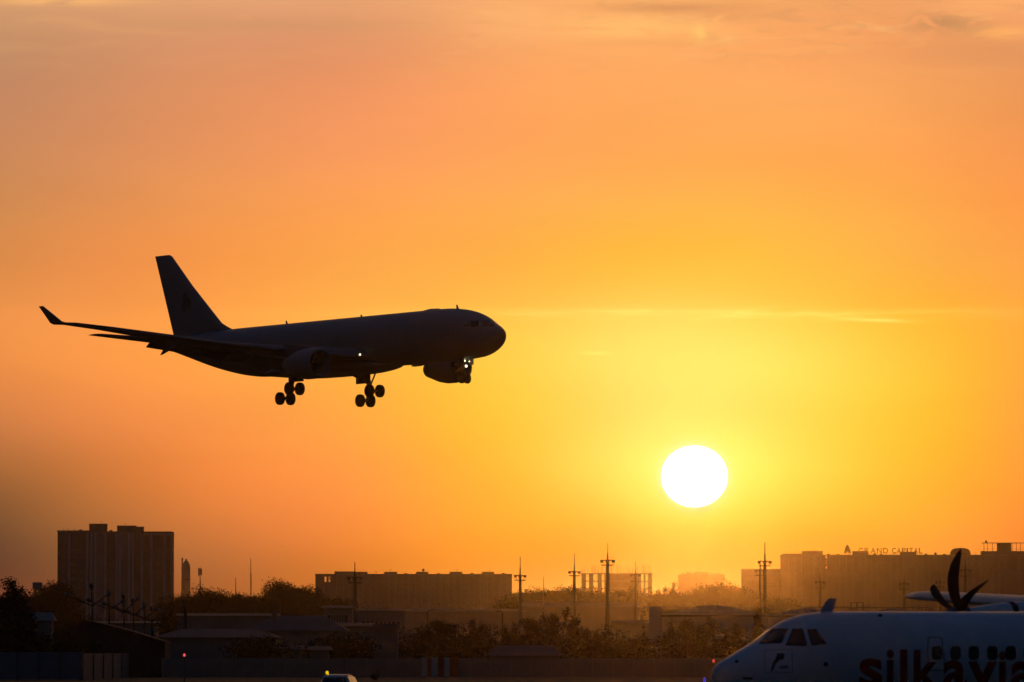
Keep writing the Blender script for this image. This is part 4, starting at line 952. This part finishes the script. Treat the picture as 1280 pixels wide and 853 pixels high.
cb = shed('pale_topped_cabin', 'small cabin with a pale flat roof and dark window band, beside the dark narrow tree', 'hut', 34, 64, 776, 765.5, 1000, 5, M_wall, M_pale, .28, (), None, (4,2,.6,.8))
bt = shed('grey_flat_building', 'low grey flat building seen between the street lamp posts', 'building', 112, 194, 779, 776.5, 1200, 12, M_pale, M_roof, .02, (), None, (8,1,1.2,1.0))

# --- fuel tanks
def tank(px, pr, ptop, pdome, Y, label):
    R_ = (ax(px+pr,Y) - ax(px,Y)); zt = az_(ptop,Y); zd = az_(pdome,Y)
    t = thing('storage_tank', label, 'storage tank', (ax(px,Y), Y, 0), 0, 'white storage tanks behind the scrub')
    mb = MB(); mb.lathe([(0,R_),(zt,R_)], (0,0,0), 'z', 64, True, False); mb.build('shell', M_whitetank, t, True)
    MB().lathe([(zt,R_-.02),(zt+(zd-zt)*.5,R_*.55),(zd,R_*.12),(zd+.02,.02)], (0,0,0), 'z', 64, False).build('domed_roof', M_pale, t, True)
    MB().lathe([(zt-.5,R_+.25),(zt-.2,R_+.25)], (0,0,0), 'z', 64).build('wind_girder', M_steel, t)
    mb = MB(); n = 40
    for k in range(n):
        a = 2*math.pi*k/n; mb.tube([(R_*math.cos(a),R_*math.sin(a),zt),(R_*math.cos(a),R_*math.sin(a),zt+1.15)], .04, 4)
    for z in (.6, 1.15): mb.tube([(R_*math.cos(2*math.pi*k/48), R_*math.sin(2*math.pi*k/48), zt+z) for k in range(49)], .035, 4)
    mb.build('railing', M_steel, t)
    return t, R_, zt, zd
def gantry(t, x0, x1, z0, z1, y=-1.0):
    mb = MB()
    for x in (x0, (x0+x1)/2, x1):
        mb.tube([(x,y,z0),(x,y,z1)], .06, 5); mb.tube([(x,y+2,z0),(x,y+2,z1)], .06, 5)
    mb.box(x0-.06,x1+.06,y-.06,y+.06,z1-.1,z1); mb.box(x0-.06,x1+.06,y+1.94,y+2.06,z1-.1,z1); mb.build('roof_gantry', M_steel, t)
t, R_, zt, zd = tank(893, 66, 767.5, 757, 1150, 'leftmost white storage tank with a railing, its domed roof highest in the row')
gantry(t, ax(872,1150)-ax(893,1150), ax(881,1150)-ax(893,1150), zt+.6, az_(752.3,1150))
st = MB(); st.box(-R_-2.0, -R_+.1, -1.2, 1.2, 0, az_(758,1150)); st.build('stair_tower', M_whitetank, t)
t, R_, zt, zd = tank(1012, 52, 768, 760, 1180, 'second white storage tank, directly behind the cockpit roof of the parked airliner')
gantry(t, ax(960.5,1180)-ax(1012,1180), ax(976,1180)-ax(1012,1180), zt-.5, az_(752.2,1180), 0)
t, R_, zt, zd = tank(1115, 50, 768.5, 761, 1180, 'third white storage tank, mostly hidden behind the parked airliner')
gantry(t, ax(1064,1180)-ax(1115,1180), ax(1079.5,1180)-ax(1115,1180), zt-.5, az_(753,1180), 0)

# ------------------------------------------------------------------ fences
Y = 895
fe = thing('perimeter_fence', 'long grey concrete panel fence across the airfield', 'fence', (0, Y, 0))
zt = az_(822.6, Y)
x0, x1 = ax(203, Y), ax(1330, Y); n = 44; st_ = (x1-x0)/n
p = MB(); p.box(.06, st_-.06, 0, .12, 0, zt-.12)
for k in range(3): p.box(.2, st_-.2, -.05, 0, .25+.75*k, .7+.75*k)
p1 = p.build('panel', M_panel, fe); p2 = MB().box(-.09,.09,-.1,.2,0,zt).build('post', M_concrete, fe)
copies(p1, 'panel', fe, [(x0 + st_*k, 0, random.uniform(-.05,.04)) for k in range(n)])
copies(p2, 'post', fe, [(x0 + st_*k, 0, 0) for k in range(n+1)])
c1 = MB().box(.0, st_, -.03, .15, zt-.115, zt-.03).build('coping', M_pale, fe)
copies(c1, 'coping', fe, [(x0 + st_*k, 0, 0) for k in range(n)])
wf = thing('concrete_wall', 'pale concrete panel wall at the lower left, below the black shed', 'wall', (0, 0, 0))
A, B_ = Vector((ax(103,790), 790, 0)), Vector((ax(201,985), 985, 0)); n = 9; d = (B_-A)/n; ang = math.atan2(d.y, d.x); L_ = d.length; zt = 2.95
p1 = MB().box(.25, L_-.25, 0, .15, 0, zt).build('panel', M_panel, wf); p2 = MB().box(-.25,.25,-.12,.3,0,zt+.1).build('post', M_darkroof, wf)
for i, (o, nn) in enumerate(((p1, n), (p2, n+1))):
    for k in range(nn):
        q = o if k == 0 else o.copy()
        if k: COL.objects.link(q); q.parent = wf
        q.location = A + d*k; q.rotation_euler = (0,0,ang)
bw = thing('blue_grey_wall', 'dark blue-grey panel wall in the bottom left corner', 'wall', (0, 788, 0))
zt = az_(815.5, 788); xa = ax(-60, 788); xb = ax(103, 788); n = 6; st_ = (xb-xa)/n
M_bluew = mat('blue_grey_panel', (0.13,0.17,0.23), 0.7, 0.2, 0.3)
p1 = MB().box(.04, st_-.04, 0, .12, .1, zt).build('panel', M_bluew, bw); copies(p1, 'panel', bw, [(xa+st_*k, 0, 0) for k in range(n)])
p2 = MB().box(-.07,.07,-.06,.16,0,zt+.05).build('post', M_steel, bw); copies(p2, 'post', bw, [(xa+st_*k, 0, 0) for k in range(n+1)])
Y = 886
br = thing('striped_barrier', 'red and white striped barrier board in front of the concrete fence', 'barrier', (ax(550,Y), Y, 0))
zt, z0 = az_(822,Y), az_(846,Y)
M_wh = mat('white_board_paint', (0.5,0.5,0.5), 0.6, 0.12); M_rd = mat('red_board_paint', (0.22,0.016,0.014), 0.6, 0.15)
for a, b, m in ((527,534,M_wh),(534,539,M_rd),(539,547,M_wh),(547,555,M_rd),(555,562,M_wh),(562,573,M_rd)):
    MB().box(ax(a,Y)-ax(550,Y), ax(b,Y)-ax(550,Y), 0, .08, .12, zt).build('board', m, br)
for px in (530,550,570): MB().box(ax(px,Y)-ax(550,Y)-.06, ax(px,Y)-ax(550,Y)+.06, .085, .2, 0, zt-.1).build('post', M_steel, br)

# ------------------------------------------------------------------ street lamps on the left
M_blk = mat('black_pole_paint', (0.012,0.012,0.013), 0.8, 0.2, spec=0.1)
M_lhead = mat('lamp_head', (0.06,0.08,0.11), 0.4, 0.1)
lamps = ((115,730,82,741.5,137,741,758,1000,'tallest triple-armed street lamp, first of the row at left'),
         (136.5,739.5,108.5,749,154,751,763,1030,'second triple-armed street lamp from the left of the row'),
         (155,743,127.5,753.5,172,747.5,766,1060,'third triple-armed street lamp of the row, over the middle of the black shed'),
         (166.8,749,142,758,181,757,770,1090,'fourth triple-armed street lamp of the row'),
         (181,753,158,763.5,196,760,774,1120,'fifth triple-armed street lamp of the row'),
         (190,759,170,768,204,762.5,777,1150,'sixth triple-armed street lamp, smallest and last of the row'))
for (px, pt, lx, ly, rx, ry, pj, Y, lab) in lamps:
    t = thing('street_lamp', lab, 'street lamp', (ax(px,Y), Y, 0), 0, 'row of triple-armed street lamps')
    zj, zt = az_(pj,Y), az_(pt,Y)
    MB().tube([(0,0,0),(0,0,zj)], [.13,.10], 8).build('pole', M_blk, t)
    for (X, z, yy) in ((ax(lx,Y)-ax(px,Y), az_(ly,Y), -1.0), (ax(rx,Y)-ax(px,Y), az_(ry,Y), 1.5), (0.0, zt, -2.6)):
        e = Vector((X, yy, z)); s = Vector((0,0,zj)); m_ = s + (e-s)*.45
        arm = MB().tube([s, m_, s + (e-s)*.72], [.10,.09,.08], 6).build('arm', M_blk, t)
        d = (e-s).normalized(); h0 = s + (e-s)*.68
        MB().tube([h0, h0 + d*.5, e - d*.35, e], [.08,.22,.30,.18], 10).build('lamp_head', M_lhead, t, True)
def simple_lamp(px, pt, Y, dx, label):
    t = thing('street_lamp', label, 'street lamp', (ax(px,Y), Y, 0)); zt = az_(pt,Y)
    MB().tube([(0,0,0),(0,0,zt-.4),(dx*.3,0,zt-.05),(dx,0,zt)], [.12,.08,.06,.05], 8).build('pole', M_blk, t)
    MB().tube([(dx*.95,0,zt),(dx*1.1,0,zt+.03),(dx*1.5,0,zt-.02)], [.08,.2,.1], 8).build('lamp_head', M_lhead, t); return t
simple_lamp(534.5, 762.5, 1250, .9, 'single-arm street lamp above the dark scrub, left one')
simple_lamp(628, 764, 1250, -.7, 'single-arm street lamp above the dark scrub, right one')
simple_lamp(815, 764, 1200, -1.0, 'single-arm street lamp just left of the first storage tank')
ut = thing('utility_pole', 'bare dark utility pole on the low roofline right of the street lamps', 'pole', (ax(231.5,1000), 1000, 0)); zt = az_(755.5,1000)
MB().tube([(0,0,0),(0,0,zt)], [.3,.24], 10).build('shaft', M_bark, ut); MB().box(-.5,.5,-.08,.08,zt-.7,zt-.55).build('crossarm', M_bark, ut)

# ------------------------------------------------------------------ trees, near to far
G1 = 'dark scrub behind the fence'
for a in (('bush',534,776,'round dark bush at the left end of the dark scrub',1.0), ('round',552,771.5,'dark tree with the highest crown in the left half of the scrub',1.1), ('bush',574,777,'dark bush right of the highest crown in the scrub',1.2),
          ('spiky',596,775,'ragged dark shrub in the middle of the scrub, left of the small hut roof',1.1), ('bush',617,778.5,'low dark bush in the middle of the scrub',1.2), ('spiky',638,779,'ragged dark shrub left of the first mast base in the scrub',1.0),
          ('round',661,768,'dark rounded tree at the foot of the mast beside the long low block',.95), ('bush',680,776,'dark bush between the rounded tree and the feathery tree',1.1), ('spiky',700,761,'tall feathery dark tree with spiky twigs left of the second mast',.95),
          ('bush',718,778,'dark bush at the foot of the mast left of the unfinished frame',1.1), ('spiky',738,783,'ragged low shrub right of the feathery tree',1.1), ('bush',756,778,'dark bush at the foot of the tallest mast',1.2), ('bush',776,785,'low dark bush right of the tallest mast',1.2),
          ('conifer',805,776.5,'small dark pointed conifer left of the first storage tank',1.15), ('bush',790,790,'low bush left of the small pointed conifer',1.3), ('spiky',843,775,'ragged dark shrub before the left side of the first storage tank',1.0), ('round',858,769,'dark tree before the middle of the first storage tank',.95),
          ('spiky',880,772,'ragged dark tree just right of the middle of the first storage tank',1.0), ('bush',897,776,'dark bush before the right half of the first storage tank',1.2), ('spiky',913,776,'ragged shrub left of the tall narrow poplar',1.0), ('bush',930,784,'low dark bush at the foot of the narrow poplar',1.2),
          ('poplar',947.5,755.5,'narrow dark poplar by the nose of the parked airliner',.85), ('bush',508,786,'small dark bush right of the dark-roofed hut',1.2), ('bush',425,788,'dark bush left of the dark-roofed hut',1.4), ('bush',445,787,'dark bush touching the left side of the dark-roofed hut',1.3),
          ('bush',862,792,'low dark bush at the foot of the first storage tank',1.5), ('bush',600,795,'low dark bush at the front of the scrub',1.6), ('bush',650,795,'low dark bush at the foot of the rounded tree',1.6), ('bush',720,796,'low dark bush in front of the mast left of the unfinished frame',1.6),
          ('bush',905,794,'low dark bush right of the airfield scrub, near the red obstruction light',1.5), ('bush',560,794,'low dark bush above the striped barrier',1.6), ('bush',820,797,'low bush at the left foot of the first storage tank',1.5), ('bush',678,798,'low dark bush before the feathery tree',1.5)):
    kind, px, pt, lab, wd = a
    tree(kind, px, pt, 965 + random.uniform(-14, 30), lab, G1, wd)
for a in (('bush',326,791,930,'dark bush before the hip-roofed house',1.5), ('bush',308,797,932,'lower dark bush left of the one before the hip-roofed house',1.5), ('bush',270,796,1010,'dark bush on the eave of the sheet-roofed building',1.2), ('bush',398,790,1050,'dark bush right of the hip-roofed house front',1.2),
          ('poplar',16,714.5,820,'tall narrow dark tree at the far left edge',1.7), ('poplar',4,738,826,'shorter narrow dark tree cut by the left picture edge',1.6), ('poplar',27,735,830,'narrow dark tree leaning on the right side of the tallest left-edge tree',1.4), ('bush',205,763,1000,'dark bush right of the last street lamp',.9), ('bush',75,783,850,'dark bush left of the black shed',1.3), ('bush',52,788,850,'dark bush below the pale-topped cabin',1.6), ('bush',90,771,1060,'dark bush just behind the left end of the black shed',.8),
          ('bush',471,836.5,780,'small dark shrub on the grass right of the white car',.9)):
    tree(a[0], a[1], a[2], a[3], a[4], None, a[5])
G2 = 'far treeline under the skyline'
left = ((10,741),(24,738),(37,736),(44,734.5),(53,737),(62,724),(68,720.5),(219,735),(226,734),(234,736),(241,733),(250,726.5),(257,728),(265,738),(275,737),(283,734),(291,731.5),(299,736),(307,735),(316,737),(325,734),(336,722),(343,718),(351,719.5),(359,726),(369,728),(376,724),(383,722.5),(390,723),(398,729),(408,736),(420,737),(432,739))
for px, pt in left:
    lab = ('hazy tree in the low treeline left of the tower block' if px < 60 else 'hazy tree touching the left edge of the tower block' if px < 72 else 'round tree below the phone mast' if px in (250,257) else 'hazy tree in the low treeline between the tower block and the tall thin mast' if px < 312 else
           'tallest dark round tree in the middle-left treeline' if px in (336,343,351) else 'hazy tree in the treeline at the left end of the long low block')
    tree('round', px, pt + (1.0 if px in (336,343,351,62,68,250) else 5.0), random.uniform(2350,2650), lab, G2, .75 if px in (336,343,351) else 1.05)
right = ((646,738,'round'),(655,735,'round'),(667,731,'round'),(674,732,'round'),(682,734.5,'round'),(690,737,'round'),(700,731.5,'round'),(705,728,'round'),(712,735,'round'),(722,737,'round'),(735,738,'round'),(745,735,'round'),(730,733,'round'),(742,731,'round'),(752,734,'round'),(764,735,'round'),(772,736,'round'),(783,733,'round'),(811,733,'round'),(789,727,'poplar'),(795,729,'poplar'),(803,733,'poplar'),(816,739,'round'),(825,732,'poplar'),(831,729,'poplar'),(842.5,722.5,'poplar'),(838,731,'poplar'),(852,738,'round'),(864,736,'round'),(876,733,'round'),(888,729,'round'),(897,726,'round'),(906,722,'round'),(912,727,'round'),(921,730,'round'),(931,735,'round'),(942,738,'round'),(955,740,'round'),(968,742,'round'))
for px, pt, kd in right:
    lab = ('hazy orange tree between the long low block and the unfinished frame' if px < 730 else 'hazy tree at the foot of the unfinished frame' if px < 784 else 'hazy narrow poplar right of the unfinished frame' if kd == 'poplar' and px < 810 else 'hazy narrow poplar left of the ragged hazy block' if kd == 'poplar' else
           'hazy tree under the sun, before the ragged hazy block' if px < 915 else 'hazy tree between the ragged hazy block and the sign-topped block')
    tree(kd, px, pt, random.uniform(3900,4400) if px > 784 else random.uniform(3400,3800), lab, G2, 1.25 if kd == 'round' else .9)
# the mass of trees behind and below, nobody could count
def wood(name, px0, px1, ptop, Y, depth, label, n, seed):
    rnd = random.Random(seed); vs, fs = [], []
    for k in range(n):
        x = ax(px0 + (px1-px0)*rnd.random(), Y); y = Y + depth*rnd.random(); hh = az_(ptop, Y)*rnd.uniform(.75,1.0); r = hh*rnd.uniform(.28,.42)
        v, f = crown_mesh([(x, y, hh*.62, r, r, hh*.36), (x + r*.5, y, hh*.4, r, r, hh*.36)], 300, .28, k + seed*1000)
        o = len(vs); vs += v; fs += [tuple(i+o for i in q) for q in f]
    o = MB().add(vs, fs).build(name, M_leaf, None); tag(o, label, 'trees', None, 'stuff')
wood('far_wood', -30, 70, 745, 2750, 60, 'dark mass of trees below the skyline left of the tower block', 60, 1)
wood('far_wood', 70, 220, 767, 2750, 60, 'dark mass of trees at the foot of the tower block', 70, 3)
wood('far_wood', 216, 450, 745, 2750, 60, 'dark mass of trees between the tower block and the long low block', 100, 4)
wood('far_wood', 440, 740, 746, 3850, 60, 'hazy mass of trees below the long low block and the masts', 120, 2)
wood('far_wood', 730, 1010, 744, 4500, 80, 'hazy orange mass of trees right under the sun', 120, 5)

# ------------------------------------------------------------------ car with a yellow beacon
Y = 420
car = thing('car', 'white estate car with a yellow roof beacon, only its roof in view', 'car', (ax(425.5,Y), Y, 0), R(-8), None)
M_car = mat('white_car_paint', (0.65,0.66,0.67), 0.25, 0.05, 1.0, spec=0.5); M_cg = mat('car_glass', (0.01,0.012,0.014), 0.06, 0.1, 1.0, spec=0.5)
zt = az_(843.2, Y)
def carring(y, w, z0, z1, wt):        # section across the car at length y
    return [(-w,y,z0),(-w,y,z0+(z1-z0)*.35),(-w*.99,y,z0+(z1-z0)*.55),(-wt,y,z1-.05),(-wt+.16,y,z1),(0,y,z1+.015),(wt-.16,y,z1),(wt,y,z1-.05),(w*.99,y,z0+(z1-z0)*.55),(w,y,z0+(z1-z0)*.35),(w,y,z0)]
secs = [(-2.28,.80,.45,.85,.78),(-2.24,.9,.32,.98,.86),(-2.15,.92,.3,1.05,.80),(-1.95,.93,.28,zt-.13,.72),(-1.75,.93,.28,zt-.035,.70),(-1.0,.93,.28,zt,.70),(.0,.93,.28,zt-.01,.70),(.45,.93,.28,zt-.07,.68),(1.15,.93,.28,1.0,.84),(1.9,.9,.3,.9,.82),(2.2,.82,.38,.75,.74)]
MB().loft([carring(*s) for s in secs]).build('body', M_car, car, True)
MB().add([(-.74,-2.16,1.08),(.74,-2.16,1.08),(.63,-1.97,zt-.16),(-.63,-1.97,zt-.16)], [(0,1,2,3)]).build('rear_window', M_cg, car)
for s in (-1, 1):
    for y0, y1 in ((-1.85,-1.0),(-.93,.05),(.1,.95)): MB().add([(s*.935,y0,.98),(s*.935,y1,.98),(s*.755,y1-(.45 if y1 > .5 else 0),zt-.14),(s*.755,y0,zt-.14)], [(0,1,2,3)]).build('side_window', M_cg, car)
    MB().box(s*.86-.06, s*.86+.06, -2.27, -2.1, .78, 1.06).build('tail_light', mat('tail_light_red', (.3,.02,.02), .3, .1), car)
    MB().box(s*.60-.02, s*.60+.02, -1.6, .2, zt+.01, zt+.045).build('roof_rail', M_dkmetal, car)
    MB().box(s*1.0-.09, s*1.0+.09, .55, .68, 1.0, 1.14).build('wing_mirror', M_car, car)
    for y in (-1.4, 1.35):
        w = MB().lathe([(-.1,.2),(-.1,.3),(-.06,.33),(.06,.33),(.1,.3),(.1,.2)], (s*.84,y,.33), 'x', 20).build('wheel', M_tyre, car)
be = MB().lathe([(0,.10),(.03,.10),(.03,.085),(.17,.075),(.2,.02)], (-.58,-1.2,zt+.0), 'z', 14).build('beacon', glow('amber_beacon_glow', (1.0,0.68,0.0), 0.9), car)

# ------------------------------------------------------------------ small airfield lights
def field_light(px, py, Y, col, strength, label, r=.1):
    p = at(px, py, Y); t = thing('airfield_light', label, 'light', (p.x, Y, 0))
    MB().tube([(0,0,0),(0,0,max(.05,p.z-.12))], [.07,.05], 8).build('post', M_dkmetal, t)
    MB().box(-.16,.16,-.16,.16,0,.06).build('base_plate', M_dkmetal, t)
    MB().lathe([(-.14,r*.6),(-.1,r),(.06,r),(.14,r*.3)], (0,0,p.z), 'z', 14).build('lens', glow('lens_glow_%d' % int(px), col, strength), t)
field_light(230.4, 819, 700, (1.0,.10,.11), 1.0, 'red obstruction light left of the fence end', .11)
field_light(892, 826.3, 600, (1.0,.09,.05), .8, 'red obstruction light left of the parked nose', .09)
field_light(880.6, 851, 300, (.12,.08,1.0), .45, 'small violet taxiway light under the parked nose', .05)
